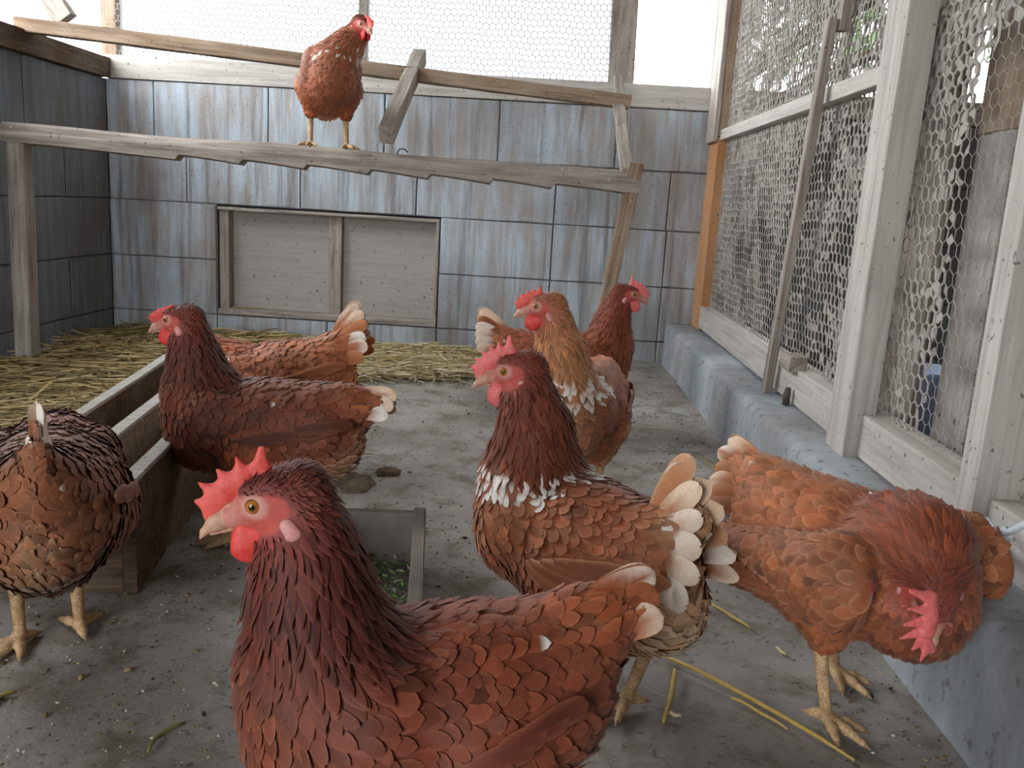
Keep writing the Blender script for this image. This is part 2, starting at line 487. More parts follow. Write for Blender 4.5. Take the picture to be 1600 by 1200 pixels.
pt('batten', (XF + .012, 1.955, .955), (XF + .012, 1.88, 1.93), .03, .02, M['wood'], (0, 1, 0))
pt('post', (XF + .01, 1.093, .148), (XF + .01, 1.093, 1.93), .045, .06, M['wood_white'], (0, 1, 0))
pt('post', (XF + .01, .50, .148), (XF + .01, .50, 1.93), .05, .06, M['wood_white'], (0, 1, 0))
pt('block_end', (XF + .0, 1.92, .245), (XF + .0, 2.0, .245), .035, .04, M['wood'])
pt('back_rail', (XF + .075, 3.2, .91), (XF + .075, 1.6, .91), .018, .02, M['wood_brown'])
pt('back_rail', (XF + .075, 3.2, 1.04), (XF + .075, 1.6, 1.04), .04, .025, M['wood'])
# iron bolt stub under the sill
V, Fs = tube([(XF - .015, 1.93, .152), (XF - .015, 1.93, .175), (XF - .012, 1.932, .192)], [.008, .009, .006], 8)
link('bolt', mesh_np('bolt', V - np.array([XF, 2.0, .15]), Fs), M['iron'], wp)

def vnoise(u, v, s, seed=0):
    """smooth value noise for dust density"""
    r = np.random.default_rng(seed).random((64, 64))
    x, y = u * s, v * s; xi, yi = np.floor(x).astype(int), np.floor(y).astype(int)
    fx, fy = x - xi, y - yi; fx, fy = fx * fx * (3 - 2 * fx), fy * fy * (3 - 2 * fy)
    g = lambda a, b: r[a % 64, b % 64]
    return (g(xi, yi) * (1 - fx) + g(xi + 1, yi) * fx) * (1 - fy) + (g(xi, yi + 1) * (1 - fx) + g(xi + 1, yi + 1) * fx) * fy

def dustiness(u, v):            # u = y along the wall, v = height
    n = .55 * vnoise(u, v, 9, 1) + .45 * vnoise(u, v, 24, 2)
    d = n * .9
    d += np.where(v > .83, .34, 0)                                   # under the roof webs hang thickest
    d += np.where((v < .83) & (u > 1.6), .12 + .22 * np.clip((v - .45) / .38, 0, 1), 0)
    d += np.where((u < 1.52) & (u > 1.36), np.clip((v - .25) * .9, 0, .45), 0)
    d -= np.where(u < 1.36, .34 - np.where(v > .80, .22, 0), 0)
    return np.clip(d, 0, 1.2)
def wire_r(u, v): return .0007 + .0040 * np.clip(dustiness(u, v) - .26, 0, 1) * (.5 + vnoise(u, v, 60, 5))
fnw = lambda u, v, w: np.stack([.034 + w, u - 2.0, v - .15], 1)
V, Fs = hexnet(fnw, .52, 3.16, .225, 1.90, a=.0145, rfun=wire_r, sides=4)
me = mesh_np('wire_netting', V, Fs, False)
dd = np.repeat(.5 + .5 * np.random.default_rng(3).random(len(V) // 8), 8)
cA, cB = np.array(lin((146, 141, 135))), np.array(lin((184, 179, 172)))
set_attr(me, 'col', cA + (cB - cA) * dd[:, None])
tag(link('wire_netting', me, M['dust'], wp), 'hexagonal wire furred with grey dust', None, None, 'stuff')

# web films: ragged scraps spanning parts of the mesh cells
def webs():
    a = .0145; w = a * math.sqrt(3); h = 1.5 * a; V, Fs, Cc = [], [], []
    rg = np.random.default_rng(21)
    for r in range(int((1.90 - .225) / h)):
        for c in range(int((3.16 - .52) / w)):
            u = .52 + c * w + (w / 2 if r % 2 else 0); v = .225 + r * h
            if v > 1.45: continue
            d = float(dustiness(np.array([u]), np.array([v]))[0])
            if d < .44 or rg.random() > (d - .36) * 2.0: continue
            k = rg.integers(3, 6) if d > .7 else rg.integers(3, 5); s = rg.integers(0, 6)
            q = []
            for j in range(k):
                an = math.pi / 2 + (s + j) * math.pi / 3
                q.append((u + a * math.cos(an) * 1.03, v + a * math.sin(an) * 1.03))
            q.append((u + rg.uniform(-.35, .35) * a, v + rg.uniform(-.35, .35) * a))
            b = len(V); wv = rg.uniform(-.002, .003)
            V += [(.034 + wv * rg.uniform(.3, 1), x - 2.0, z - .15) for x, z in q]
            Fs.append(list(range(b, b + len(q))))
            g = rg.uniform(.0, 1); Cc += [cA + (cB - cA) * g] * len(q)
    # hanging strands
    for _ in range(420):
        u, v = rg.uniform(1.25, 3.1), rg.uniform(.55, 1.35)
        if dustiness(np.array([u]), np.array([v]))[0] < .55: continue
        L = rg.uniform(.02, .09); an = rg.uniform(-2.2, -.9); r = rg.uniform(.0006, .002); x0 = .034 + rg.uniform(-.012, .006)
        pts = [(x0 + .006 * math.sin(t * 3), u + math.cos(an) * L * t - 2.0, v + math.sin(an) * L * t - .15 + .01 * (t * t - t)) for t in (0, .33, .66, 1)]
        tv, tf = tube(pts, [r, r * 1.6, r * 1.3, r * .5], 3, False); b = len(V)
        V += [tuple(p) for p in tv]; Fs += [[i + b for i in f] for f in tf]; Cc += [cB] * len(tv)
    me = mesh_np('cobweb', np.array(V), Fs, False); set_attr(me, 'col', np.array(Cc)); return me
tag(link('cobweb', webs(), M['dust'], wp), 'grey dust-laden cobweb film', None, None, 'stuff')

# ---- boards leaning in the neighbouring pen, behind the wire
bp = tag(empty('board_screen', (.71, 1.5, .15)), 'grey upright boards and tan panel close behind the wire', 'screen')
bd = lambda n, y0, y1, z0, z1, x, m: beam(n, (x, (y0 + y1) / 2, z0), (x, (y0 + y1) / 2, z1), y1 - y0, .016, m, bp, (0, 1, 0))
bd('board', 1.595, 1.84, .15, 1.15, .712, M['wood'])
bd('board', 1.445, 1.498, .15, .72, .712, M['wood_pale'])
bd('board', 1.375, 1.442, .15, .73, .708, M['wood_pale'])
bd('board', 1.15, 1.335, .15, .72, .712, M['wood_pale'])
bd('board', .95, 1.147, .15, .70, .712, M['wood_pale'])
bd('board', .60, .945, .15, .72, .712, M['wood'])
bd('panel', .90, 1.49, .715, 1.10, .705, M['card'])
# floor edge and far side of the neighbouring pen
bm = bmesh.new(); bm_box(bm, (2.45, (Y0 + YB) / 2, ROOF / 2), (.08, YB - Y0, ROOF))
tag(link('trim_1', bm_mesh('trim_1', bm), M['wood_dark']), 'dark boarded side of the pen beyond the wire', None, None, 'structure')

# ---- roost
ro = tag(empty('roost', (-.6, 2.6, 0)), 'weathered wooden roost with two long perches, brace and legs', 'roost')
rp = lambda n, p0, p1, w, t, m, up=(0, 0, 1), **k: beam(n, p0, p1, w, t, m, ro, up, **k)
PERCH_L, PERCH_R = Vector((-1.545, 2.50, .674)), Vector((.275, 2.64, .646))
def perch_mesh():
    L = (PERCH_R - PERCH_L).length; n = 170; V = []
    steps = [.27, .37, .47, .565, .66, .76, .86]
    for i in range(n + 1):
        t = i / n; x = -L / 2 + L * t
        j = sum(t > s for s in steps); s0 = ([0] + steps)[j]; s1 = (steps + [1.0])[j]
        low = -.027 - .014 * ((t - s0) / (s1 - s0)) ** 1.5          # flaked, stepped underside
        w = .030 + .003 * math.sin(t * 21); top = .028 + .003 * math.sin(t * 15 + 1)
        for (y, z) in ((-w, low + .004), (-w - .003, 0), (-w + .006, top - .008), (-w + .016, top), (w - .016, top), (w - .005, top - .008), (w, 0), (w - .006, low)):
            V.append((x, y + .004 * math.sin(t * 9), z))
    k = 8
    Fs = [[i * k + a, i * k + (a + 1) % k, (i + 1) * k + (a + 1) % k, (i + 1) * k + a] for i in range(n) for a in range(k)]
    Fs += [list(range(k))[::-1], [n * k + a for a in range(k)]]
    return mesh_np('perch', np.array(V), Fs, False)
d = (PERCH_R - PERCH_L).normalized(); yv = Vector((0, 0, 1)).cross(d).normalized(); zv = d.cross(yv)
m = Matrix((d, yv, zv)).transposed().to_4x4(); m.translation = (PERCH_L + PERCH_R) / 2 - Vector((-.6, 2.6, 0))
link('perch', perch_mesh(), M['wood'], ro, m)
UP_L, UP_R = Vector((-1.66, 2.78, 1.015)), Vector((.262, 3.02, .914))
rp('perch', UP_L, UP_R, .042, .05, M['wood_brown'], cuts=20, jitter=.0015)
rp('leg', (-1.515, 2.50, 0), (-1.505, 2.50, .65), .05, .05, M['wood'], (1, 0, 0))
bl = on_y(603, 212, 2.53); bt = on_y(656, 88, 3.06)
rp('brace', bl + Vector((0, 0, .0)), bt, .05, .042, M['wood'], jitter=.001)
rp('leg', (.168, 2.66, -.005), (.262, 2.615, .70), .042, .022, M['wood_brown'], (1, 0, 0))
rp('leg', on_y(979, 268, 2.62), on_y(967, 165, 2.99), .036, .02, M['wood'], (1, 0, 0), jitter=.002)
rp('leg', on_y(972, 190, 3.0), on_y(966, 120, 3.12), .032, .02, M['wood'], (1, 0, 0), jitter=.001)
V, Fs = tube([on_y(620, 240, 2.56) - ro.location, on_y(624, 233, 2.56) - ro.location, on_y(632, 233, 2.56) - ro.location, on_y(637, 238, 2.57) - ro.location], .0022, 6)
link('nail', mesh_np('nail', V, Fs), M['iron'], ro)

# diagonal stay above the side wall
tag(beam('diagonal_stay', on_y(62, -30, 3.0), on_y(104, 32, 3.0), .045, .065, M['wood'], None, (0, 1, 0)), 'short pale diagonal stay above the end of the side wall', 'stay')

# ---- wooden feeding trough (long, with a middle rail)
ta = math.atan2(.15, 1.0)
tr = tag(empty('wooden_trough', (-.53, 1.10, 0), ta), 'long plank feeding trough with a middle rail beside the straw', 'trough')
tp = lambda n, c, s, mat: link(n, box_mesh(n, s, .002, .0006, 6), mat, tr, Matrix.Translation(c))
TL, TH, TW = .98, .16, .205
tp('side_board', (-.009, TL / 2, TH / 2), (.018, TL, TH), M['wood_dark'])
tp('side_board', (-TW + .009, TL / 2, TH / 2), (.018, TL, TH), M['wood_dark'])
tp('middle_rail', (-.100, TL / 2, TH - .045), (.016, TL - .04, .085), M['wood_brown'])
tp('end_board', (-TW / 2, .009, TH / 2 - .004), (TW - .036, .018, TH - .01), M['wood_dark'])
tp('end_board', (-TW / 2, TL - .009, TH / 2 - .004), (TW - .036, .018, TH - .01), M['wood_dark'])
tp('bottom_board', (-TW / 2, TL / 2, .02), (TW - .036, TL - .036, .016), M['wood_dark'])
for x in (-.009, -TW + .009, -.100):
    tp('capping', (x, TL / 2, TH + .003), (.022, TL, .007), M['wood_pale'])

# ---- box feeder with chopped greens
fb = tag(empty('box_feeder', (-.130, 1.08, 0), math.atan2(.12, 1.0)), 'grey open box feeder holding chopped greens', 'feeder')
fp = lambda n, c, s: link(n, box_mesh(n, s, .003, .001, 4), M['feeder'], fb, Matrix.Translation(c))
FL, FW, FH = .48, .165, .10
fp('side_board', (-.009, -.07, FH / 2), (.018, FL, FH))
fp('side_board', (-FW + .009, -.07, FH / 2), (.018, FL, FH))
fp('end_board', (-FW / 2, -.07 + FL / 2 - .009, FH / 2 - .002), (FW - .036, .018, FH - .004))
fp('end_board', (-FW / 2, -.07 - FL / 2 + .009, FH / 2 - .002), (FW - .036, .018, FH - .004))
fp('bottom_board', (-FW / 2, -.07, .008), (FW - .036, FL - .036, .014))
def greens():
    rg = np.random.default_rng(5); V, Fs, Cc = [], [], []
    ca, sa = math.cos(math.atan2(.12, 1)), math.sin(math.atan2(.12, 1))
    for i in range(1100):
        lx, ly = rg.uniform(-FW + .022, -.022), rg.uniform(-.07 - FL / 2 + .022, -.07 + FL / 2 - .022)
        lx = lx * .8 - .01 if rg.random() < .4 else lx
        x, y = -.130 + lx * ca - ly * sa, 1.08 + lx * sa + ly * ca
        z = .017 + rg.random() ** 2 * .018
        L, w = rg.uniform(.006, .017), rg.uniform(.002, .006); yaw = rg.uniform(0, 6.28); ti = rg.uniform(-.5, .7)
        dx, dy, dz = math.cos(yaw) * math.cos(ti), math.sin(yaw) * math.cos(ti), math.sin(ti); px_, py_ = -math.sin(yaw), math.cos(yaw)
        b = len(V)
        V += [(x - dx * L / 2, y - dy * L / 2, z), (x + px_ * w / 2, y + py_ * w / 2, z + .001), (x + dx * L / 2, y + dy * L / 2, z + abs(dz) * L), (x - px_ * w / 2, y - py_ * w / 2, z + .002)]
        Fs.append([b, b + 1, b + 2, b + 3])
        c = lin(random.choice([(84, 120, 62), (108, 148, 84), (62, 92, 50), (140, 168, 120), (96, 110, 60), (70, 78, 48), (188, 196, 160)]))
        Cc += [c] * 4
    me = mesh_np('chopped_greens', np.array(V), Fs, False); set_attr(me, 'col', np.array(Cc)); return me
tag(link('chopped_greens', greens(), M['attr']), 'chopped green leaves lying in the box feeder', 'greens', None, 'stuff')

# ---- straw
STRAW = [(196, 172, 118), (176, 150, 96), (150, 128, 80), (206, 188, 142), (132, 112, 66), (120, 108, 62)]
def straw_mesh(name, spots, seed, cols):
    rg = np.random.default_rng(seed); V, Fs, Cc = [], [], []
    for (x, y, z, L) in spots:
        yaw = rg.uniform(0, math.pi) if rg.random() < .6 else rg.normal(.25, .4); ti = rg.normal(0, .10)
        r = rg.uniform(.0014, .0030); k = rg.normal(0, .06) * L
        dx, dy, dz = math.cos(yaw) * math.cos(ti), math.sin(yaw) * math.cos(ti), math.sin(ti)
        pts = [(x + dx * L * t - math.sin(yaw) * k * (1 - 4 * t * t), y + dy * L * t + math.cos(yaw) * k * (1 - 4 * t * t), max(.002, z + dz * L * t)) for t in (-.5, 0, .5)]
        tv, tf = tube(pts, r, 3, False); b = len(V)
        V += [tuple(p) for p in tv]; Fs += [[i + b for i in f] for f in tf]
        tv[:, 0] = np.maximum(tv[:, 0], XL + .004); tv[:, 1] = np.minimum(tv[:, 1], YB - .004); V[b:] = [tuple(p) for p in tv]
        c = np.array(lin(cols[rg.integers(0, len(cols))])) * rg.uniform(.75, 1.1); Cc += [c] * len(tv)
    me = mesh_np(name, np.array(V), Fs, False); set_attr(me, 'col', np.array(Cc)); return me
def spots_in(n, poly, seed, depth, l0, l1):
    rg = np.random.default_rng(seed); out = []
    P = np.array(poly); lo, hi = P.min(0), P.max(0)
    while len(out) < n:
        x, y = rg.uniform(lo[0], hi[0]), rg.uniform(lo[1], hi[1]); ins = False
        for i in range(len(P)):
            (x1, y1), (x2, y2) = P[i], P[i - 1]
            if (y1 > y) != (y2 > y) and x < (x2 - x1) * (y - y1) / (y2 - y1) + x1: ins = not ins
        if ins: out.append((x, y, .003 + rg.random() * depth, rg.uniform(l0, l1)))
    return out
bed = spots_in(3300, [(-1.54, 1.20), (-.92, 1.35), (-1.0, 2.05), (-.80, 2.55), (-.80, 3.18), (-1.54, 3.18)], 31, .035, .07, .26)
tag(link('straw_bedding', straw_mesh('straw_bedding', bed, 32, [(206, 180, 120), (180, 156, 98), (152, 132, 80), (128, 112, 66), (220, 198, 146)]), M['straw']), 'thick brownish straw bedding in the corner by the side wall', 'straw', None, 'stuff')
bed2 = spots_in(1250, [(-.80, 2.62), (-.52, 2.55), (-.22, 2.72), (-.16, 2.95), (-.13, 3.18), (-.80, 3.18)], 33, .03, .06, .22)
tag(link('straw_heap', straw_mesh('straw_heap', bed2, 34, [(214, 200, 158), (198, 178, 128), (226, 216, 184), (178, 156, 106)]), M['straw']), 'pale straw heap along the foot of the block wall', 'straw', None, 'stuff')

def stalk(p, q, r, label, col=(202, 170, 92), bend=.01, z=.003, group=None):
    a, b = Vector(p), Vector(q); d = b - a; nrm = Vector((-d.y, d.x, 0)).normalized()
    pts = [a + d * t + nrm * bend * math.sin(math.pi * t) - a + Vector((0, 0, .001 * math.sin(t * 9))) for t in np.linspace(0, 1, 7)]
    V, Fs = tube(pts, [r * .8, r, r, r * 1.15, r, r * .9, r * .6], 6)
    me = mesh_np('straw_stalk', V, Fs); set_attr(me, 'col', np.array([lin(col)] * len(V)))
    o = link('straw_stalk', me, M['straw']); o.location = a + Vector((0, 0, r))
    tag(o, label, 'straw', group)
G = on_z
stalk(G(1037, 1027), G(1335, 1192), .0026, 'longest yellow straw stalk lying under the lowered hen\'s toes')
stalk(G(1142, 1092), G(1230, 1142), .0018, 'thin straw stalk lying along the longest stalk', bend=.004)
stalk(G(1054, 1050), G(1036, 1133), .0030, 'short thick yellow straw piece crossing a tiny pale piece', bend=.002)
stalk(G(1044, 1116), G(1064, 1122), .0022, 'tiny pale straw piece beside the short thick yellow one', (214, 196, 150), 0)
stalk(G(1110, 946), G(1173, 985), .0020, 'straw stalk on bare floor behind the pair of brown-and-white tails', bend=.003)
stalk(G(1156, 882), G(1173, 910), .0020, 'bent straw bit on the floor beside the lowered hen\'s tail', bend=.004)
stalk(G(1086, 712), G(1134, 756), .0020, 'dull straw wisp lying at the foot of the kerb', (160, 140, 90))
stalk(G(1098, 716), G(1128, 736), .0022, 'greyish straw tuft beside the wisp at the kerb foot', (140, 128, 92))
stalk(G(972, 666), G(1066, 674), .0012, 'long whitish thread of straw across the bare floor', (206, 198, 176), .006)
stalk(G(232, 1178), G(290, 1132), .0022, 'greenish straw stalk on the gritty floor by the front hen', (120, 118, 62))
stalk(G(-6, 1106), G(26, 1084), .0028, 'stout straw stub near the tail-on hen\'s foot', (150, 132, 70))
stalk(G(1213, 1014), G(1228, 1026), .0022, 'very short straw crumb near the lowered hen\'s legs', (196, 180, 130), 0)
stalk(G(532, 709), G(584, 711), .0016, 'fine straw thread behind the box feeder', (190, 160, 90), .003)
stalk(on_z(1536, 878, .153), on_z(1602, 918, .153), .0018, 'straw stalk resting on top of the kerb', (200, 176, 110), .003)
stalk(Vector((-1.19, YB + .03, .102)), Vector((-1.08, YB + .05, .102)), .0024, 'straw bit lying on the hatch ledge', (190, 168, 110), .008)

# ---- crumbs, grit and droppings on the floor
def crumbs():
    rg = np.random.default_rng(8); V, Fs, Cc = [], [], []
    cols = [(206, 200, 186), (150, 132, 92), (88, 74, 52), (118, 108, 62), (176, 160, 120), (64, 58, 50), (96, 104, 56), (140, 126, 104)]
    oct_f = [[0, 2, 4], [2, 1, 4], [1, 3, 4], [3, 0, 4], [2, 0, 5], [1, 2, 5], [3, 1, 5], [0, 3, 5]]
    n = 0
    while n < 9000:
        x, y = rg.uniform(-1.4, .49), .45 + 2.7 * rg.random() ** 1.5
        if vnoise(np.array([x + 3]), np.array([y]), 3.1, 9)[0] + .35 * rg.random() < .52: continue
        s = rg.uniform(.0008, .0026) * (2.0 if rg.random() < .05 else 1); f = rg.uniform(.6, 1.7); an = rg.uniform(0, 3.14); h = s * rg.uniform(.35, .9)
        ca, sa = math.cos(an), math.sin(an); b = len(V)
        for (u, v, w) in ((f, 0, 0), (-f, 0, 0), (0, .8, 0), (0, -.8, 0), (0, 0, 1), (0, 0, -1)):
            V.append((x + s * (u * ca - v * sa), y + s * (u * sa + v * ca), .001 + h * w))
        Fs += [[i + b for i in q] for q in oct_f]
        c = lin(cols[rg.integers(0, len(cols))]); Cc += [c] * 6; n += 1
    me = mesh_np('floor_crumbs', np.array(V), np.array(Fs), False); set_attr(me, 'col', np.array(Cc)); return me
tag(link('floor_crumbs', crumbs(), M['attr']), 'feed crumbs, grit and droppings scattered over the floor', 'crumbs', None, 'stuff')

# ---- damp dung clumps
def clump(px, py, rx, ry, h, seed, label):
    c = on_z(px, py); rg = np.random.default_rng(seed); V, Fs = [], []; nr, na = 7, 22
    ph = rg.uniform(0, 6.28, 4)
    for i in range(nr + 1):
        t = i / nr
        for k in range(na):
            a = 2 * math.pi * k / na; w = 1 + .18 * math.sin(2 * a + ph[0]) + .12 * math.sin(3 * a + ph[1]) + .08 * math.sin(7 * a + ph[2])
            z = h * (1 - t * t) * (.75 + .35 * math.sin(5 * a + 6 * t + ph[3]) * t + .2 * rg.random()) if i < nr else -.004
            V.append((rx * t * w * math.cos(a), ry * t * w * math.sin(a), z))
    for i in range(nr):
        for k in range(na): Fs.append([i * na + k, i * na + (k + 1) % na, (i + 1) * na + (k + 1) % na, (i + 1) * na + k][::-1])
    o = link('dung_clump', mesh_np('dung_clump', np.array(V), Fs), M['dung']); o.location = c
    tag(o, label, 'dung')
clump(552, 752, .045, .060, .012, 1, 'flat dark dung clump on the floor behind the box feeder')
clump(606, 735, .022, .030, .007, 2, 'small brown dung clump beside the flat dark one')

# ---- knotted twine round the near post
def rope():
    c = Vector((XF - .018, 1.075, .175)); pts = []
    for i in range(60):
        t = i / 59; an = t * 5.6 * math.pi
        rr = .020 - .008 * t
        pts.append(c + Vector((rr * math.cos(an) * .8 - .010, rr * math.sin(an) - .022 - .030 * t, .018 * math.sin(an * .61 + 1) + .004)))
    V1, F1 = tube(pts, .0042, 7)
    tail = [on_x(1541, 812, XF - .03), on_x(1560, 838, XF - .035), on_x(1585, 828, XF - .035), on_x(1615, 812, XF - .03)]
    tail2 = [on_x(1524, 838, XF - .025), on_x(1545, 848, XF - .035), on_x(1560, 835, XF - .038), on_x(1575, 845, XF - .035)]
    tail3 = [on_x(1548, 862, XF - .03), on_x(1560, 842, XF - .036), on_x(1572, 826, XF - .036)]
    Vs, Fs = [V1], [f for f in F1]; o = len(V1)
    for tl in (tail, tail2, tail3):
        v, f = tube(tl, .0040, 7); Vs.append(v); Fs += [[i + o for i in q] for q in f]; o += len(v)
    return mesh_np('knotted_rope', np.concatenate(Vs), Fs)
tag(link('knotted_rope', rope(), M['rope']), 'frayed pale blue rope knotted low on the near post', 'rope')

# ---- blue tub seen through the netting
def tub():
    b = on_z(1428, 688, .15) ; z0 = .15
    prof = [(.0, 0), (.075, 0), (.09, .16), (.097, .165), (.097, .175), (.088, .175), (.072, .012), (.0, .012)]
    V, Fs = [], []; n = 24
    for (r, z) in prof:
        for k in range(n): V.append((r * math.cos(2 * math.pi * k / n), r * math.sin(2 * math.pi * k / n), z))
    for i in range(len(prof) - 1):
        for k in range(n): Fs.append([i * n + k, i * n + (k + 1) % n, (i + 1) * n + (k + 1) % n, (i + 1) * n + k])
    o = link('tub', mesh_np('tub', np.array(V), Fs), M['blue_plastic']); o.location = (1.02, b.y * 1.02 / max(b.x, .2), .03)
    return tag(o, 'blue plastic tub standing behind the dusty netting', 'tub')
tub()

# ---- trees outside the windows of the neighbouring pen
def leaf_crown(name, c, rad, n, seed, label):
    rg = np.random.default_rng(seed); V, Fs, Cc = [], [], []
    for _ in range(n):
        d = rg.normal(size=3); d /= np.linalg.norm(d); p = np.array(c) + d * np.array(rad) * rg.random() ** .4
        a = rg.normal(size=3); a /= np.linalg.norm(a); b2 = np.cross(a, d); b2 /= np.linalg.norm(b2) + 1e-9; L = rg.uniform(.03, .07)
        k = len(V); V += [p - a * L, p + b2 * L * .45, p + a * L, p - b2 * L * .45]; Fs.append([k, k + 1, k + 2, k + 3])
        Cc += [np.array(lin([(70, 92, 58), (92, 112, 74), (56, 72, 50)][rg.integers(0, 3)]))] * 4
    root = tag(empty(name, (c[0], c[1], 0)), label, 'tree')
    me = mesh_np('foliage', np.array(V) - np.array([c[0], c[1], 0]), Fs, False); set_attr(me, 'col', np.array(Cc))
    tag(link('foliage', me, M['attr'], root), None, None, None, 'stuff')
    tv, tf = tube([(0, 0, 0), (.03, .02, c[2] * .5), (0, 0, c[2])], [.07, .05, .03], 8)
    link('trunk', mesh_np('trunk', tv, tf), M['wood_dark'], root)
leaf_crown('leafy_tree', (1.75, 5.6, 2.0), (.65, .5, .8), 1500, 41, 'small leafy tree outside the window beyond the wire')
leaf_crown('leafy_tree', (3.4, 5.9, 2.1), (.8, .5, .9), 1500, 42, 'broad leafy tree outside beyond the tan panel')
bm = bmesh.new(); bm_box(bm, (0, 8, -.03), (60, 40, .04))
tag(link('ground', bm_mesh('ground', bm), M['floor']), 'bare ground outside the shed', None, None, 'structure')
# ================================================================== hens
# Each body is one continuous skin polygonised from a smooth blend of tapered limbs; plumage is laid over it.
class Prim:
    __slots__ = ('a', 'b', 'ra', 'rb', 'k', 'ax', 'fl', 'reg')
    def __init__(s, a, b, ra, rb, reg='body', k=.02, ax=None, fl=1.0):
        s.a, s.b = np.asarray(a, float), np.asarray(b, float); s.ra, s.rb, s.reg, s.k, s.fl = ra, rb, reg, k, fl
        s.ax = None if ax is None else np.asarray(ax, float) / np.linalg.norm(ax)
    def d(s, P):
        ab = s.b - s.a; Q = P - s.a
        L2 = ab @ ab
        t = np.clip((Q @ ab) / L2, 0, 1) if L2 > 1e-12 else np.zeros(len(P))
        R = Q - t[:, None] * ab
        if s.ax is not None:
            h = R @ s.ax
            R = R + np.outer(h * (s.fl - 1), s.ax)
        dist = np.sqrt((R * R).sum(1)) - (s.ra + (s.rb - s.ra) * t)
        return dist / s.fl ** .5 if s.ax is not None else dist

def sdf(prims, P, parts=False):
    out = None; ds = []
    for p in prims:
        d = p.d(P)
        if parts: ds.append(d)
        if out is None: out = d
        else:
            h = np.clip(.5 + .5 * (out - d) / p.k, 0, 1)
            out = out * (1 - h) + d * h - p.k * h * (1 - h)
    return (out, np.stack(ds, 1)) if parts else out

def grad(prims, P, e=.0008):
    g = np.empty_like(P)
    for i in range(3):
        o = np.zeros(3); o[i] = e
        g[:, i] = sdf(prims, P + o) - sdf(prims, P - o)
    g /= 2 * e
    return g

def surfnet(prims, xs, ys, zs, newton=2):
    nx, ny, nz = len(xs), len(ys), len(zs)
    G = np.stack(np.meshgrid(xs, ys, zs, indexing='ij'), -1).reshape(-1, 3)
    D = sdf(prims, G).reshape(nx, ny, nz)
    ins = D < 0
    cnt = np.zeros((nx - 1, ny - 1, nz - 1), np.int8)
    for a in (0, 1):
        for b in (0, 1):
            for c in (0, 1): cnt += ins[a:nx - 1 + a, b:ny - 1 + b, c:nz - 1 + c]
    I, J, K = np.nonzero((cnt > 0) & (cnt < 8))
    idx = -np.ones((nx - 1, ny - 1, nz - 1), np.int64); idx[I, J, K] = np.arange(len(I))
    acc = np.zeros((len(I), 3)); n = np.zeros(len(I))
    cor = [(a, b, c) for a in (0, 1) for b in (0, 1) for c in (0, 1)]
    for p in cor:
        for q in cor:
            if sum(abs(p[i] - q[i]) for i in range(3)) == 1 and p < q:
                v1 = D[I + p[0], J + p[1], K + p[2]]; v2 = D[I + q[0], J + q[1], K + q[2]]
                mk = (v1 < 0) != (v2 < 0); t = np.where(mk, v1 / np.where(mk, v1 - v2, 1), 0)
                P1 = np.stack([xs[I + p[0]], ys[J + p[1]], zs[K + p[2]]], 1); P2 = np.stack([xs[I + q[0]], ys[J + q[1]], zs[K + q[2]]], 1)
                acc += np.where(mk[:, None], P1 + t[:, None] * (P2 - P1), 0); n += mk
    V = acc / n[:, None]
    Fq = []
    def quads(sl0, sl1, cells):
        a = ins[sl0]; b = ins[sl1]; x, y, z = np.nonzero(a != b)
        fl = a[x, y, z]
        q = np.stack([idx[x + c[0], y + c[1], z + c[2]] for c in cells], 1)
        q[~fl] = q[~fl][:, ::-1]; Fq.append(q)
    S = slice
    quads((S(0, nx - 1), S(1, ny - 1), S(1, nz - 1)), (S(1, nx), S(1, ny - 1), S(1, nz - 1)), [(0, 0, 0), (0, 1, 0), (0, 1, 1), (0, 0, 1)])
    quads((S(1, nx - 1), S(0, ny - 1), S(1, nz - 1)), (S(1, nx - 1), S(1, ny), S(1, nz - 1)), [(0, 0, 0), (0, 0, 1), (1, 0, 1), (1, 0, 0)])
    quads((S(1, nx - 1), S(1, ny - 1), S(0, nz - 1)), (S(1, nx - 1), S(1, ny - 1), S(1, nz)), [(0, 0, 0), (1, 0, 0), (1, 1, 0), (0, 1, 0)])
    Fq = np.concatenate(Fq)
    for _ in range(newton):
        g = grad(prims, V); V = V - (sdf(prims, V) / ((g * g).sum(1) + 1e-6))[:, None] * g
    return V, Fq

def bounds(prims, pad):
    lo = np.min([np.minimum(p.a - p.ra, p.b - p.rb) for p in prims], 0) - pad
    hi = np.max([np.maximum(p.a + p.ra, p.b + p.rb) for p in prims], 0) + pad
    return lo, hi
def sdf_mesh(prims, vox, pad=None):
    lo, hi = bounds(prims, pad or vox * 2.5)
    return surfnet(prims, *[np.arange(lo[i], hi[i] + vox, vox) for i in range(3)])
def graded(lo, hi, c0, c1, fine, coarse):
    """axis samples, fine between c0 and c1"""
    c0, c1 = max(lo, c0), min(hi, c1); o = [lo]
    while o[-1] < hi:
        o.append(o[-1] + (fine if c0 - coarse * .5 <= o[-1] <= c1 else coarse))
    return np.array(o)

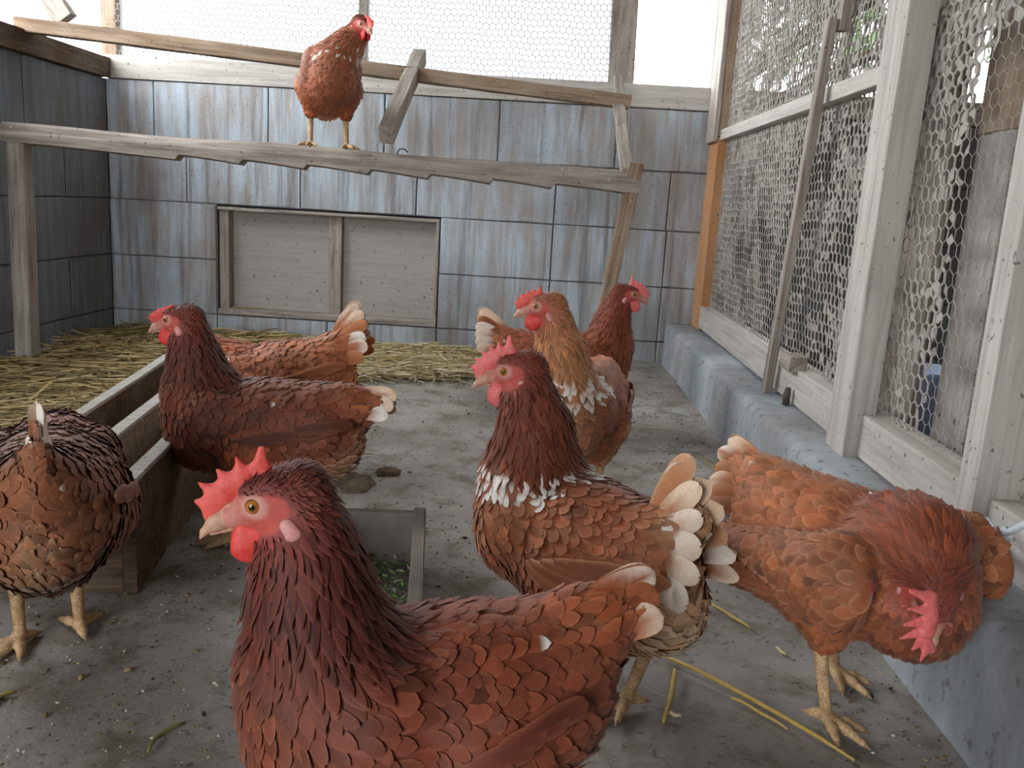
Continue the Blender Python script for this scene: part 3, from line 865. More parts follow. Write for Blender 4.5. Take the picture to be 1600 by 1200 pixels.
# ---- feather, skin and horn materials
def _plume():
    t = NT('plumage')
    c = t.n('ShaderNodeAttribute', attribute_name='col'); e = t.n('ShaderNodeAttribute', attribute_name='edge'); f = t.n('ShaderNodeAttribute', attribute_name='fuv')
    s = t.n('ShaderNodeSeparateXYZ'); t.l(f.outputs['Vector'], s.inputs[0])
    def mth(op, a, b=None):
        m = t.n('ShaderNodeMath', operation=op)
        for i, v in enumerate((a, b)):
            if v is None: continue
            if hasattr(v, 'links'): t.l(v, m.inputs[i])
            else: m.inputs[i].default_value = v
        return m.outputs[0]
    au = mth('ABSOLUTE', s.outputs['X'])
    rim = mth('MULTIPLY', mth('MAXIMUM', mth('POWER', au, 3.0), mth('POWER', s.outputs['Y'], 7.0)), .62)
    col = t.mix(rim, c.outputs['Color'], e.outputs['Color'])
    # barbs run out and forward from the shaft
    barb = mth('SINE', mth('MULTIPLY', mth('ADD', mth('SUBTRACT', s.outputs['Y'], mth('MULTIPLY', au, .55)), mth('MULTIPLY', s.outputs['Z'], 3.1)), 75.0))
    nz = t.noise(t.coord('Object'), 240, 2, .6)
    sh = mth('ADD', mth('MULTIPLY', barb, .07), mth('MULTIPLY', nz, .45))
    mul = t.n('ShaderNodeMix', data_type='RGBA', blend_type='MULTIPLY'); mul.inputs[0].default_value = 1
    t.l(col, mul.inputs[6])
    cb = t.n('ShaderNodeCombineColor'); v = mth('ADD', sh, .78)
    for i in range(3): t.l(v, cb.inputs[i])
    t.l(cb.outputs[0], mul.inputs[7])
    t.base(mul.outputs[2], .62, .3)
    t.b.inputs['Sheen Weight'].default_value = .12; t.b.inputs['Sheen Roughness'].default_value = .4
    t.bump(barb, .12, .0006)
    return t.m
M['plume'] = _plume()
def _skin(name, c1, c2, rough=.5, sss=.15):
    t = NT(name); n = t.noise(t.coord('Object'), 190, 4, .6); n2 = t.noise(t.coord('Object'), 700, 2, .5)
    t.base(t.ramp(n, [(.3, lin(c1)), (.7, lin(c2))]), rough, .4)
    t.b.inputs['Subsurface Weight'].default_value = sss; t.b.inputs['Subsurface Radius'].default_value = (.008, .002, .001); t.b.inputs['Subsurface Scale'].default_value = .5
    t.bump(n2, .35, .0006); return t.m
M['comb'] = _skin('comb_skin', (214, 74, 66), (236, 108, 98))
M['comb_deep'] = _skin('wattle_skin', (206, 52, 48), (228, 84, 74))
M['comb_pink'] = _skin('pink_comb_skin', (222, 100, 100), (240, 132, 128))
M['earlobe'] = _skin('earlobe_skin', (196, 124, 120), (222, 170, 166))
M['beak'] = _skin('beak_horn', (184, 134, 110), (210, 170, 146), .45, .08)
M['shank'] = None
def _shank():
    t = NT('scaly_shank')
    v = t.n('ShaderNodeTexVoronoi'); v.inputs['Scale'].default_value = 210; v.feature = 'DISTANCE_TO_EDGE'
    t.l(t.coord('Object', (1, 1, .8)), v.inputs['Vector'])
    n = t.noise(t.coord('Object'), 60, 3, .6)
    c = t.ramp(n, [(.3, lin((168, 132, 92))), (.7, lin((212, 180, 138)))])
    c = t.mix(t.ramp(v.outputs['Distance'], [(.0, .55), (.12, 0)]), c, lin((120, 92, 66)))
    t.base(c, .6, .35); t.bump(v.outputs['Distance'], .5, .001); return t.m
M['shank'] = _shank()
M['claw'] = flat('claw_horn', (150, 122, 98), .5, .4)
M['eye'] = attr_mat('hen_eye', .08, .6)

PAL = dict(red=(150, 70, 38), dark=(92, 38, 26), buff=(190, 118, 72), pale=(214, 168, 128), white=(236, 230, 222), deep=(70, 30, 24), orange=(172, 90, 48))

#            length  width  spacing pointed  lift
REG = {'head': (.0090, .0046, .0034, .7, .0014),
       'hackle': (.034, .0088, .0054, 1.0, .0040),
       'breast': (.022, .0148, .0085, .30, .0030),
       'body': (.026, .0165, .0092, .28, .0032),
       'wing': (.025, .0165, .0092, .18, .0034),
       'saddle': (.034, .0135, .0080, .6, .0036),
       'fluff': (.034, .0135, .0080, .75, .0070),
       'thigh': (.023, .0140, .0080, .45, .0035)}
ROWS = np.array([0, .22, .48, .72, .90, 1.0])
W_ROUND = np.array([.45, .85, 1.0, .98, .66, .16]); W_POINT = np.array([.55, .9, .92, .66, .34, .03])
COLS = np.array([-1.0, 0.0, 1.0])

def feather_geometry(prims, P, Fl, L, W, pt, lift, tips, hbase=0.0):
    """drape one small vane per row of P over the blended body; returns V (n,6,3,3)"""
    n = len(P)
    N = grad(prims, P); N /= np.linalg.norm(N, axis=1)[:, None] + 1e-9
    T = Fl - N * (Fl * N).sum(1)[:, None]; T /= np.linalg.norm(T, axis=1)[:, None] + 1e-9
    S = np.cross(N, T)
    V = np.empty((n, 6, 3, 3)); wp = W_ROUND * (1 - pt[:, None]) + W_POINT * pt[:, None]
    cur = P.copy(); prev = 0.0; Tc = T.copy(); Nc = N.copy(); Sc = S.copy()
    for r, v in enumerate(ROWS):
        if r:
            cur = cur + Tc * (L * (v - prev))[:, None]
            d = sdf(prims, cur); g = grad(prims, cur); gl = np.linalg.norm(g, axis=1) + 1e-9; Ng = g / gl[:, None]
            hgt = hbase + lift * v ** 1.3
            over = d > hgt + .010                       # do not wrap hard round undercuts: let tips fly free
            corr = np.where(over, (hgt + .010 - d) * .35, hgt - d)
            cur = cur + Ng * corr[:, None]
            Nc = Ng; Tc = Tc - Nc * (Tc * Nc).sum(1)[:, None]; Tc /= np.linalg.norm(Tc, axis=1)[:, None] + 1e-9; Sc = np.cross(Nc, Tc)
            prev = v
        w = W * wp[:, r] / 2
        for c, u in enumerate(COLS):
            V[:, r, c] = cur + Sc * (u * w)[:, None] - Nc * (abs(u) * (.0016 * (W / .02)))[:, None] + Nc * (tips * v * v * .002)[:, None]
    return V
_q = np.array([[r * 3 + c, r * 3 + c + 1, (r + 1) * 3 + c + 1, (r + 1) * 3 + c] for r in range(5) for c in range(2)])
def feather_mesh(name, V, col, edge, tipcol=None, tipfrom=None):
    n = len(V); F = (np.arange(n)[:, None, None] * 18 + _q[None]).reshape(-1, 4)
    me = mesh_np(name, V.reshape(-1, 3), F, True)
    C = np.repeat(col[:, None, :], 18, 1).reshape(n, 6, 3, 3); E = np.repeat(edge[:, None, :], 18, 1).reshape(n, 6, 3, 3).copy(); C = C.copy()
    if tipcol is not None:
        k = np.clip((ROWS[None, :] - tipfrom[:, None]) / .12, 0, 1)[:, :, None, None]
        C = C * (1 - k) + tipcol[:, None, None, :] * k; E = E * (1 - k) + tipcol[:, None, None, :] * k
    set_attr(me, 'col', C.reshape(-1, 3)); set_attr(me, 'edge', E.reshape(-1, 3))
    uv = np.zeros((n, 6, 3, 3)); uv[..., 0] = COLS[None, None, :]; uv[..., 1] = ROWS[None, :, None]; uv[..., 2] = np.random.default_rng(n).random(n)[:, None, None]
    set_attr(me, 'fuv', uv.reshape(-1, 3), 'FLOAT_VECTOR')
    me.materials.append(M['plume'])
    return me

R2 = np.array([0, .08, .18, .3, .42, .54, .66, .77, .86, .93, .975, 1.0]); C2 = np.linspace(-1, 1, 5)
W2 = np.array([.35, .55, .74, .88, .96, 1.0, 1.0, .97, .88, .70, .44, .10])
def quill_mesh(name, V, col, edge, white, wfrom, seed):
    """one long feather: V (12,5,3)"""
    F = np.array([[r * 5 + c, r * 5 + c + 1, (r + 1) * 5 + c + 1, (r + 1) * 5 + c] for r in range(11) for c in range(4)])
    me = mesh_np(name, V.reshape(-1, 3), F, True); rg = np.random.default_rng(seed)
    Cv = np.tile(np.asarray(col), (12, 5, 1)); Ev = np.tile(np.asarray(edge), (12, 5, 1))
    off = rg.normal(0, .07, (1, 5)) + .12 * np.abs(C2)[None]
    k = np.clip((R2[:, None] - wfrom + off) / .30, 0, 1)[..., None]
    Cv = Cv * (1 - k) + white * k; Ev = Ev * (1 - k * .8) + white * k * .8
    set_attr(me, 'col', Cv.reshape(-1, 3)); set_attr(me, 'edge', Ev.reshape(-1, 3))
    uv = np.zeros((12, 5, 3)); uv[..., 0] = C2[None]; uv[..., 1] = R2[:, None]; uv[..., 2] = rg.random()
    set_attr(me, 'fuv', uv.reshape(-1, 3), 'FLOAT_VECTOR'); me.materials.append(M['plume']); return me
def drape_quill(prims, p0, d, L, W, h0, lift):
    V = np.empty((12, 5, 3)); cur = p0[None].copy(); T = d[None].copy(); prev = 0
    for r, v in enumerate(R2):
        cur = cur + T * L * (v - prev); prev = v
        dd = sdf(prims, cur)[0]; g = grad(prims, cur)[0]; N = g / (np.linalg.norm(g) + 1e-9); hg = h0 + lift * v
        cur = cur + N * (hg - dd if dd < hg + .010 else (hg + .010 - dd) * .3)
        T = T - N * (T @ N)[:, None]; T /= np.linalg.norm(T); S = np.cross(N, T[0])
        for c, u in enumerate(C2): V[r, c] = cur[0] + S * u * W * W2[r] / 2 - N * abs(u) ** 1.5 * .0022
    return V

def rotm(yaw, pitch, roll=0):
    a, b, c = (math.radians(v) for v in (yaw, pitch, roll))
    Rz = np.array([[math.cos(a), -math.sin(a), 0], [math.sin(a), math.cos(a), 0], [0, 0, 1]])
    Ry = np.array([[math.cos(b), 0, -math.sin(b)], [0, 1, 0], [math.sin(b), 0, math.cos(b)]])
    Rx = np.array([[1, 0, 0], [0, math.cos(c), -math.sin(c)], [0, math.sin(c), math.cos(c)]])
    return Rz @ Ry @ Rx

TORSO = [(.095, 0, .190, .062), (.008, 0, .180, .079), (-.072, 0, .196, .064), (-.124, 0, .228, .034)]
WARM = np.array((1.24, 1.40, 1.44))
def C(n): return np.array(lin(PAL[n] if isinstance(n, str) else n))
def CP(n): return np.minimum(C(n) * WARM, .85)

def hen(name, label, P, psi, scale=1.0, head=((.140, 0, .352), 0, -6, 0), neck=((.128, 0, .325, .0275), (.122, 0, .288, .038), (.108, 0, .240, .055)),
        torso=TORSO, tail=(18, .125, 1.0), legs=None, wing_out=(0, 0), wing_drop=0, comb=1.0, comb_tilt=0, comb_mat='comb', wattle=1.0,
        pal=None, ring=None, tail_white=(.6, .5), fine=.0034, seed=1, breast=None, comb_n=6, fluff=(0, 1.0), quill=.084, saddle_white=0.0, tail_open=0.0, tail_n=6, wing_in=0.0):
    rg = np.random.default_rng(seed)
    z0 = P[2] if len(P) > 2 else 0.0
    root = tag(empty(name, (P[0], P[1], z0), math.radians(psi)), label, 'hen', 'brown hens in the shed')
    root.scale = (scale,) * 3
    T = [np.array(t) for t in torso]; A, Bm, Cc_, D = T
    Hc, hy, hp, hr = np.array(head[0], float), head[1], head[2], head[3]
    R = rotm(hy, hp, hr); hl = lambda x, y, z: Hc + R @ np.array((x, y, z))
    ym = R @ np.array((0, 1.0, 0))
    NK = [np.array(k) for k in neck]
    if legs is None: legs = ((.015, .045, 0, 0), (.015, -.045, 0, 0))
    # ---------------- skin
    pr = [Prim(A[:3], Bm[:3], A[3], Bm[3], 'body', .03), Prim(Bm[:3], Cc_[:3], Bm[3], Cc_[3], 'body', .03),
          Prim(Cc_[:3], D[:3], Cc_[3], D[3], 'saddle', .03)]
    te = math.radians(tail[0])
    bx = D[:3] - Cc_[:3]; bx = bx / np.linalg.norm(bx)
    tdir = np.array((-math.cos(te), 0, math.sin(te)))
    pr.append(Prim(D[:3] + np.array((.01, 0, -.004)), D[:3] + tdir * tail[1] * .50, D[3] * .95, .019, 'saddle', .02, (0, 1, 0), 1.3))
    bk = breast if breast is not None else (NK[-1][:3] + np.array((.012, 0, -.004)), A[:3] + np.array((.014, 0, -.022)))
    pr.append(Prim(bk[0], bk[1], .053, .056, 'breast', .03))
    pr.append(Prim(Bm[:3] + np.array((-.050 + fluff[0], 0, -.028)), Cc_[:3] + np.array((-.022 + fluff[0], 0, -.036)), .058 * fluff[1], .046 * fluff[1], 'fluff', .03))
    for i, (fx, fy, fz, ty) in enumerate(legs):
        s = 1 if i == 0 else -1
        hk = np.array((fx - .022, fy * .98, fz + .088))
        pr.append(Prim((Bm[0] - .008 + fx * .35, .046 * s, Bm[2] - .022), hk + np.array((.006, 0, .012)), .047, .017, 'thigh', .025))
    for i in (0, 1):
        s = 1 if i == 0 else -1; wo = wing_out[i]
        pr.append(Prim((A[0] - .015, s * (.058 + wo), A[2] + .014 - wo * .2), (Cc_[0] - .012 + wing_in, s * (.052 + wo * .8), Cc_[2] + .000 - wing_drop - wo * .3), .047, .032, 'wing', .007, (0, 1, .15 * s), 2.0))
        if wo > .02:
            pr.append(Prim((A[0] - .005, s * .05, A[2] + .03), (A[0] - .03, s * (.055 + wo), A[2] + .012), .036, .030, 'wing', .02))
    pts = [(np.append(hl(-.010, 0, -.004), .0200))] + [np.array(k) for k in NK]
    for a, b in zip(pts[:-1], pts[1:]): pr.append(Prim(a[:3], b[:3], a[3], b[3], 'hackle', .018))
    nbody = len(pr)
    pr += [Prim(hl(.012, 0, .003), hl(-.010, 0, .003), .0180, .0215, 'head', .008),
           Prim(hl(.034, 0, -.006), hl(.012, 0, -.003), .0095, .0165, 'face', .008),
           Prim(hl(.006, .009, -.009), hl(.000, .009, -.012), .0115, .0095, 'face', .006), Prim(hl(.006, -.009, -.009), hl(.000, -.009, -.012), .0115, .0095, 'face', .006),
           Prim(hl(.024, .009, .013), hl(.004, .0135, .013), .0035, .0052, 'head', .006), Prim(hl(.024, -.009, .013), hl(.004, -.0135, .013), .0035, .0052, 'head', .006)]
    lo, hi = bounds(pr, .012); f = fine
    xs = graded(lo[0], hi[0], Hc[0] - .035, Hc[0] + .05, f * .72, f * 1.9); ys = graded(lo[1], hi[1], Hc[1] - .035, Hc[1] + .035, f * .8, f * 1.9); zs = graded(lo[2], hi[2], Hc[2] - .04, Hc[2] + .04, f * .72, f * 1.9)
    V, F = surfnet(pr, xs, ys, zs)
    me = mesh_np('body', V, F)
    regs = [p.reg for p in pr]; names = list(REG) + ['face']
    base = dict(head='dark', hackle='dark', breast='red', body='red', wing='red', saddle='orange', fluff='buff', thigh='red', face=(196, 96, 90))
    edge = dict(head='red', hackle='red', breast='orange', body='orange', wing='orange', saddle='buff', fluff='pale', thigh='orange', face=(206, 112, 104))
    if pal:
        base.update(pal.get('base', {})); edge.update(pal.get('edge', {}))
    flowv = np.array([(p.b - p.a) / (np.linalg.norm(p.b - p.a) + 1e-9) for p in pr])
    onehot = np.zeros((len(pr), len(names)))
    for i, r_ in enumerate(regs): onehot[i, names.index(r_)] = 1
    basec = np.array([CP(base[n]) for n in names]); edgec = np.array([CP(edge[n]) for n in names])
    def wts(Q):
        d, ds = sdf(pr, Q, True); w = np.exp(-(ds - ds.min(1)[:, None]) / .006); return w / w.sum(1)[:, None]
    def headloc(Q): return (Q - Hc) @ R
    def face_mask(Q):
        q = headloc(Q)
        e = ((q[:, 0] - .0215) / .0245) ** 2 + ((q[:, 2] + .0035 + .10 * (q[:, 0] - .0195)) / .0150) ** 2
        m = np.clip((1.12 - e) / .25, 0, 1) * (q[:, 0] > -.02) * (np.abs(q).max(1) < .06)
        m *= np.clip((.0125 - q[:, 2] + .25 * np.maximum(0, q[:, 0] - .012)) / .003, 0, 1)      # feathered brow above the eye
        return m
    w = wts(V); cb = (w @ onehot) @ basec
    fm = face_mask(V)[:, None]; q = headloc(V)
    pale_ring = np.clip((.0105 - np.hypot(q[:, 0] - .0195, q[:, 2] - .003)) / .0035, 0, 1)[:, None]
    skin = C((186, 84, 74)) * (1 - pale_ring * .5) + C((212, 178, 170)) * pale_ring * .5
    lore = .75 * np.clip((q[:, 0:1] - .022) / .012, 0, 1); skin = skin * (1 - lore) + C((198, 140, 126)) * lore
    cb = cb * (1 - fm) + skin * fm
    set_attr(me, 'col', cb); set_attr(me, 'edge', cb); set_attr(me, 'fuv', np.zeros((len(V), 3)), 'FLOAT_VECTOR')
    me.materials.append(M['plume'])
    link('body', me, None, root)
    # ---------------- plumage
    tri = V[F]; ar = np.linalg.norm(np.cross(tri[:, 2] - tri[:, 0], tri[:, 3] - tri[:, 1]), axis=1); ns = 23000
    fi = rg.choice(len(F), ns, p=ar / ar.sum()); uv = rg.random((ns, 2))
    Q = (tri[fi, 0] * ((1 - uv[:, :1]) * (1 - uv[:, 1:])) + tri[fi, 1] * (uv[:, :1] * (1 - uv[:, 1:])) + tri[fi, 2] * (uv[:, :1] * uv[:, 1:]) + tri[fi, 3] * ((1 - uv[:, :1]) * uv[:, 1:]))
    # extra samples round the small head
    nearh = np.nonzero(np.linalg.norm(tri.mean(1) - Hc, axis=1) < .06)[0]
    Q = np.concatenate([Q, tri[rg.choice(nearh, 3500)].mean(1) + rg.normal(0, .0008, (3500, 3))]); Q = Q[rg.permutation(len(Q))]
    g = grad(pr, Q); Q = Q - (sdf(pr, Q) / ((g * g).sum(1) + 1e-6))[:, None] * g
    w = wts(Q); rw = w @ onehot; par = np.array([REG.get(n, REG['head']) for n in names]); pv = rw @ par
    keep = face_mask(Q) < .25; hq = headloc(Q); keep &= ~((hq[:, 0] > .026) & (np.linalg.norm(hq, axis=1) < .06))
    keep &= ~((np.hypot(hq[:, 0] + .0005, hq[:, 2] + .0115) < .0095) & (np.abs(hq[:, 1]) < .035) & (np.abs(hq[:, 0]) < .03))
    nearface = np.linalg.norm(hq - np.array((.008, 0, 0)), axis=1)
    shrink = np.clip((nearface - .020) / .035, .30, 1); pv[:, 0] *= shrink; pv[:, 1] *= np.clip(shrink * 1.15, .35, 1); pv[:, 2] *= np.clip(shrink * 1.2, .5, 1)
    cell = .016; grid = {}; sel = []
    for i in np.nonzero(keep)[0]:
        p = Q[i]; r_ = pv[i, 2]; key = (int(p[0] // cell), int(p[1] // cell), int(p[2] // cell)); ok = True
        for a in (-1, 0, 1):
            for b in (-1, 0, 1):
                for c in (-1, 0, 1):
                    for (x, y, z, rr) in grid.get((key[0] + a, key[1] + b, key[2] + c), ()):
                        m_ = min(r_, rr)
                        if (p[0] - x) ** 2 + (p[1] - y) ** 2 + (p[2] - z) ** 2 < m_ * m_: ok = False; break
                    if not ok: break
                if not ok: break
            if not ok: break
        if ok: grid.setdefault(key, []).append((p[0], p[1], p[2], r_)); sel.append(i)
    sel = np.array(sel); Q, w, rw, pv = Q[sel], w[sel], rw[sel], pv[sel]
    Fl = w @ flowv + np.array((-.10, 0, -.06)); Fl += rg.normal(0, .17, Fl.shape)
    L = pv[:, 0] * rg.uniform(.78, 1.2, len(Q)); W = pv[:, 1] * rg.uniform(.8, 1.2, len(Q))
    Vf = feather_geometry(pr, Q, Fl, L, W, pv[:, 3], pv[:, 4] * rg.uniform(.6, 1.3, len(Q)), rg.random(len(Q)))
    var = np.clip(rg.normal(1, .20, (len(Q), 1)), .5, 1.6); hue = rg.normal(0, .07, (len(Q), 1))
    cf = np.clip((rw @ basec) * var * np.concatenate([1 + hue, 1 - hue * .2, 1 - hue], 1), .004, .9)
    ef = np.clip((rw @ edgec) * np.sqrt(np.abs(var)) * rg.uniform(.7, 1.15, (len(Q), 1)), .004, .95)
    tipc = np.tile(C('white'), (len(Q), 1)); tipf = np.full(len(Q), 2.0)
    if ring:                               # white-tipped band low on the neck: (height lo, hi, probability, sides)
        zl, zh, pr_, back = ring
        nb = (rw[:, names.index('hackle')] > .22) | (Q[:, 0] > .05)
        mk = (Q[:, 2] > zl) & (Q[:, 2] < zh) & nb & (rg.random(len(Q)) < pr_)
        tipf[mk] = rg.uniform(.25, .65, mk.sum())
    if saddle_white:
        mk = (rw[:, names.index('saddle')] > .45) & (rg.random(len(Q)) < saddle_white); tipf[mk] = rg.uniform(.35, .8, mk.sum())
    mk = rg.random(len(Q)) < .004; tipf[mk] = np.minimum(tipf[mk], rg.uniform(.75, .95, mk.sum()))
    tipmix = np.clip(rg.normal(.9, .1, (len(Q), 1)), .5, 1); tipc = tipc * tipmix + cf * (1 - tipmix)
    dom = rw.argmax(1); groups = {'neck_plumage': ('hackle', 'head', 'face'), 'wing_plumage': ('wing',), 'body_plumage': ('body', 'breast', 'saddle', 'fluff', 'thigh')}
    for nm, rs in groups.items():
        k = np.isin(dom, [names.index(r_) for r_ in rs])
        if k.sum(): tag(link(nm, feather_mesh(nm, Vf[k], cf[k], ef[k], tipc[k], tipf[k]), None, root), None, None, None, 'stuff')
    # ---------------- wing quills: long feathers along the lower wing edge
    for i in (0, 1):
        s = 1 if i == 0 else -1; wpm = pr[[j for j, p in enumerate(pr) if p.reg == 'wing' and p.fl == 2.0][i]]
        for j in range(6):
            t = .30 + .11 * j
            p0 = wpm.a + (wpm.b - wpm.a) * t + np.array((0, s * .020, -.020 + .006 * j))
            g = grad(pr, p0[None]); p0 = p0 - sdf(pr, p0[None])[0] * g[0] / ((g[0] ** 2).sum() + 1e-6)
            d = wpm.b - wpm.a + np.array((0, -s * .03, .004 + .004 * j)); d /= np.linalg.norm(d)
            Vq = drape_quill(pr, p0, d, quill + .004 * (j % 3), .018, .003 + .0017 * j, .004)
            cw = CP(base['wing']) * rg.uniform(.7, 1.1); ew = CP(edge['wing']) * rg.uniform(1.0, 1.5)
            link('wing_feather', quill_mesh('wing_feather', Vq, cw, ew, C('white'), 3.0, j), None, root)
    # ---------------- tail feathers, tented
    tl, spread = tail[1], tail[2]
    for j in range(tail_n):
        for s in (1, -1):
            el = te + math.radians((20 - 11 * j) * spread); yw = math.radians(4 + 4.5 * j) * s * (tail[3] if len(tail) > 3 else 1)
            d = np.array((-math.cos(el) * math.cos(yw), math.sin(yw) * math.cos(el), math.sin(el)))
            nb_ = np.array((-tail_open, s * 1.0, .35)); nrm = nb_ - d * (nb_ @ d); nrm /= np.linalg.norm(nrm)
            side = np.cross(nrm, d); Lq = tl * (1 - .035 * j) * rg.uniform(.94, 1.05); Wq = .030 * rg.uniform(.9, 1.1)
            p0 = D[:3] + np.array((.016, s * (.004 + .0028 * j), .014 - .0075 * j)) + tdir * .004
            Vq = np.empty((12, 5, 3))
            for r, v in enumerate(R2):
                c0 = p0 + d * Lq * v + nrm * (.006 * v - .012 * v * v) + np.array((0, 0, -.010)) * v * v
                for c, u in enumerate(C2): Vq[r, c] = c0 + side * u * Wq / 2 * W2[r] - nrm * u * u * .003
            wm = rg.uniform(0, .75)
            wf = tail_white[0] + rg.uniform(-.12, .15) if rg.random() < tail_white[1] else 3.0
            ct = CP(base['saddle']) * rg.uniform(.75, 1.1)
            link('tail_feather', quill_mesh('tail_feather', Vq, ct, CP(edge['saddle']) * rg.uniform(.85, 1.2), C('white') * (1 - wm) + CP('pale') * wm, wf, j * 2 + s + 5), None, root)
    # ---------------- face furniture
    fv = max(fine * .42, .0012)
    def part(nm, prims, mat, vox=None):
        Vp, Fp = sdf_mesh(prims, vox or fv); return link(nm, mesh_np(nm, Vp, Fp), M[mat], root)
    up = R @ np.array((0, math.sin(math.radians(comb_tilt)), math.cos(math.radians(comb_tilt)))); fw = R @ np.array((1.0, 0, 0)); cax = np.cross(fw, up)
    ck = comb
    def cl(x, z):                                   # comb plane, grown about its root over the beak
        x, z = .030 + (x - .030) * (.55 + .45 * ck), .008 + (z - .008) * ck
        zr = np.interp(x, (.012, .025, .035, .047), (.0185, .0140, .0080, -.004)); zr = min(zr, z)
        return Hc + fw * x + (R @ np.array((0, 0, 1.0))) * zr + up * (z - zr)
    cp = []
    spine = np.array([(.047, -.003), (.0435, .0055), (.035, .0125), (.025, .0170), (.012, .0205)])
    for (x0, y0_), (x1, y1_) in zip(spine[:-1], spine[1:]): cp.append(Prim(cl(x0, y0_), cl(x1, y1_), .0062, .0066, 'c', .006, cax, 2.3))
    for j in range(comb_n):
        t = j / (comb_n - 1); u = .12 + .86 * t
        bx_, bz = np.interp(u * 4, range(5), spine[:, 0]), np.interp(u * 4, range(5), spine[:, 1]) + .002
        an = math.radians(24 + 74 * t + rg.uniform(-5, 5)); Ls = .0150 * rg.uniform(.88, 1.1)
        cp.append(Prim(cl(bx_, bz), cl(bx_ + math.cos(an) * Ls, bz + math.sin(an) * Ls), .0064, .0024 if j == comb_n - 1 else .0008, 'c', .0030, cax, 2.3))
    part('comb', cp, comb_mat)
    part('upper_beak', [Prim(hl(.033, 0, -.005), hl(.045, 0, -.0085), .0098, .0064, 'b', .004, R @ np.array((0, 1., 0)), 1.15), Prim(hl(.045, 0, -.0085), hl(.0545, 0, -.0145), .0064, .0028, 'b', .004), Prim(hl(.0545, 0, -.0145), hl(.0575, 0, -.0185), .0024, .0010, 'b', .002)], 'beak')
    part('lower_beak', [Prim(hl(.026, 0, -.0125), hl(.050, 0, -.0165), .0056, .0018, 'b', .003, R @ np.array((0, 0, 1.)), 1.3)], 'beak')
    wk = wattle
    for s in (1, -1):
        wz = -.0160
        part('wattle', [Prim(hl(.029, s * .0070, wz), hl(.0265, s * .0090, wz - .009 * wk), .0060, .0108 * wk, 'w', .005, ym, 2.6), Prim(hl(.0265, s * .0090, wz - .0085 * wk), hl(.014, s * .0105, wz - .006 * wk), .0105 * wk, .0090 * wk, 'w', .005, ym, 2.6)], 'comb_deep' if comb_mat == 'comb' else comb_mat)
        def seat(x, z, depth):
            c = hl(x, s * .030, z); gd = R @ np.array((0, -s * 1.0, 0)); tt = np.linspace(0, .028, 90); dd = sdf(pr, c + tt[:, None] * gd)
            return c + gd * (tt[np.argmax(dd < 0)] + depth)
        part('earlobe', [Prim(seat(.000, -.0110, .0005), seat(-.003, -.0165, .0005), .0050, .0058, 'e', .004, ym, 2.0)], 'earlobe')
        # eye: pale rim is in the skin; the ball carries iris and pupil
        n1, n2 = 12, 20; rr = .0060; VV = [(0, 0, 1)]; cc = [0]
        for a in range(1, n1):
            for b in range(n2): th = math.pi * a / n1; VV.append((math.sin(th) * math.cos(2 * math.pi * b / n2), math.sin(th) * math.sin(2 * math.pi * b / n2), math.cos(th))); cc.append(th)
        VV.append((0, 0, -1)); cc.append(math.pi); VV = np.array(VV); cc = np.array(cc)
        FF = [[0, 1 + b, 1 + (b + 1) % n2] for b in range(n2)]
        for a in range(n1 - 2):
            for b in range(n2): FF.append([1 + a * n2 + b, 1 + (a + 1) * n2 + b, 1 + (a + 1) * n2 + (b + 1) % n2, 1 + a * n2 + (b + 1) % n2])
        lb = 1 + (n1 - 2) * n2; FF += [[lb + (b + 1) % n2, lb + b, len(VV) - 1] for b in range(n2)]
        ax = R @ np.array((.22, s * 1.0, .06)); ax /= np.linalg.norm(ax); e1 = np.cross(ax, R @ np.array((0, 0, 1.))); e1 /= np.linalg.norm(e1); e2 = np.cross(ax, e1)
        # seat the ball in the skin
        cpos = seat(.0195, .003, .0034)
        eo = cpos + rr * (VV[:, :1] * e1 + VV[:, 1:2] * e2 + VV[:, 2:] * ax)
        em = mesh_np('eye', eo, FF)
        cols = np.where(cc[:, None] < .40, np.array(lin((14, 12, 12))), np.where(cc[:, None] < .98, np.array(lin((190, 124, 50))), np.where(cc[:, None] < 1.15, np.array(lin((70, 44, 30))), np.array(lin((214, 186, 178))))))
        set_attr(em, 'col', cols); link('eye', em, M['eye'], root)
    # ---------------- legs
    for i, lg in enumerate(legs):
        fx, fy, fz, ty = lg[:4]; s = 1 if i == 0 else -1
        hk = np.array((fx - .022, fy * .98, fz + .088)); an = np.array((fx, fy, fz + .014)); a0 = math.radians(ty)
        lp = [Prim(hk + np.array((.004, 0, .012)), hk, .0115, .0090, 'l', .006), Prim(hk, an, .0082, .0066, 'l', .006)]
        toes = [(0, .058), (34, .046), (-34, .046), (180 - 15 * s, .024)]
        cl_ = []
        for (tw, tL) in toes:
            d = np.array((math.cos(a0 + math.radians(tw)), math.sin(a0 + math.radians(tw)), 0)); hook = np.array((0, 0, .0055))
            b0 = np.array((fx, fy, fz + .011)); m1 = np.array((fx, fy, fz)) + d * tL * .5 + np.array((0, 0, .0085)); m2 = np.array((fx, fy, fz)) + d * tL * .85 + np.array((0, 0, .0050))
            lp += [Prim(b0, m1, .0062, .0054, 'l', .004), Prim(m1, m2, .0054, .0040, 'l', .004)]
            cl_.append([Prim(m2, m2 + d * .010 + np.array((0, 0, -.0022)), .0034, .0010, 'l', .002)])
        vx = max(.0022, fine * .65)
        Vl, Fl2 = sdf_mesh(lp, vx); Vl[:, 2] = np.maximum(Vl[:, 2], fz + .0002) if z0 == 0 else Vl[:, 2]
        lo_ = link('leg', mesh_np('leg', Vl, Fl2), M['shank'], root)
        for c_ in cl_:
            Vc, Fc = sdf_mesh(c_, .0016); link('claw', mesh_np('claw', Vc, Fc), M['claw'], lo_)
    return root

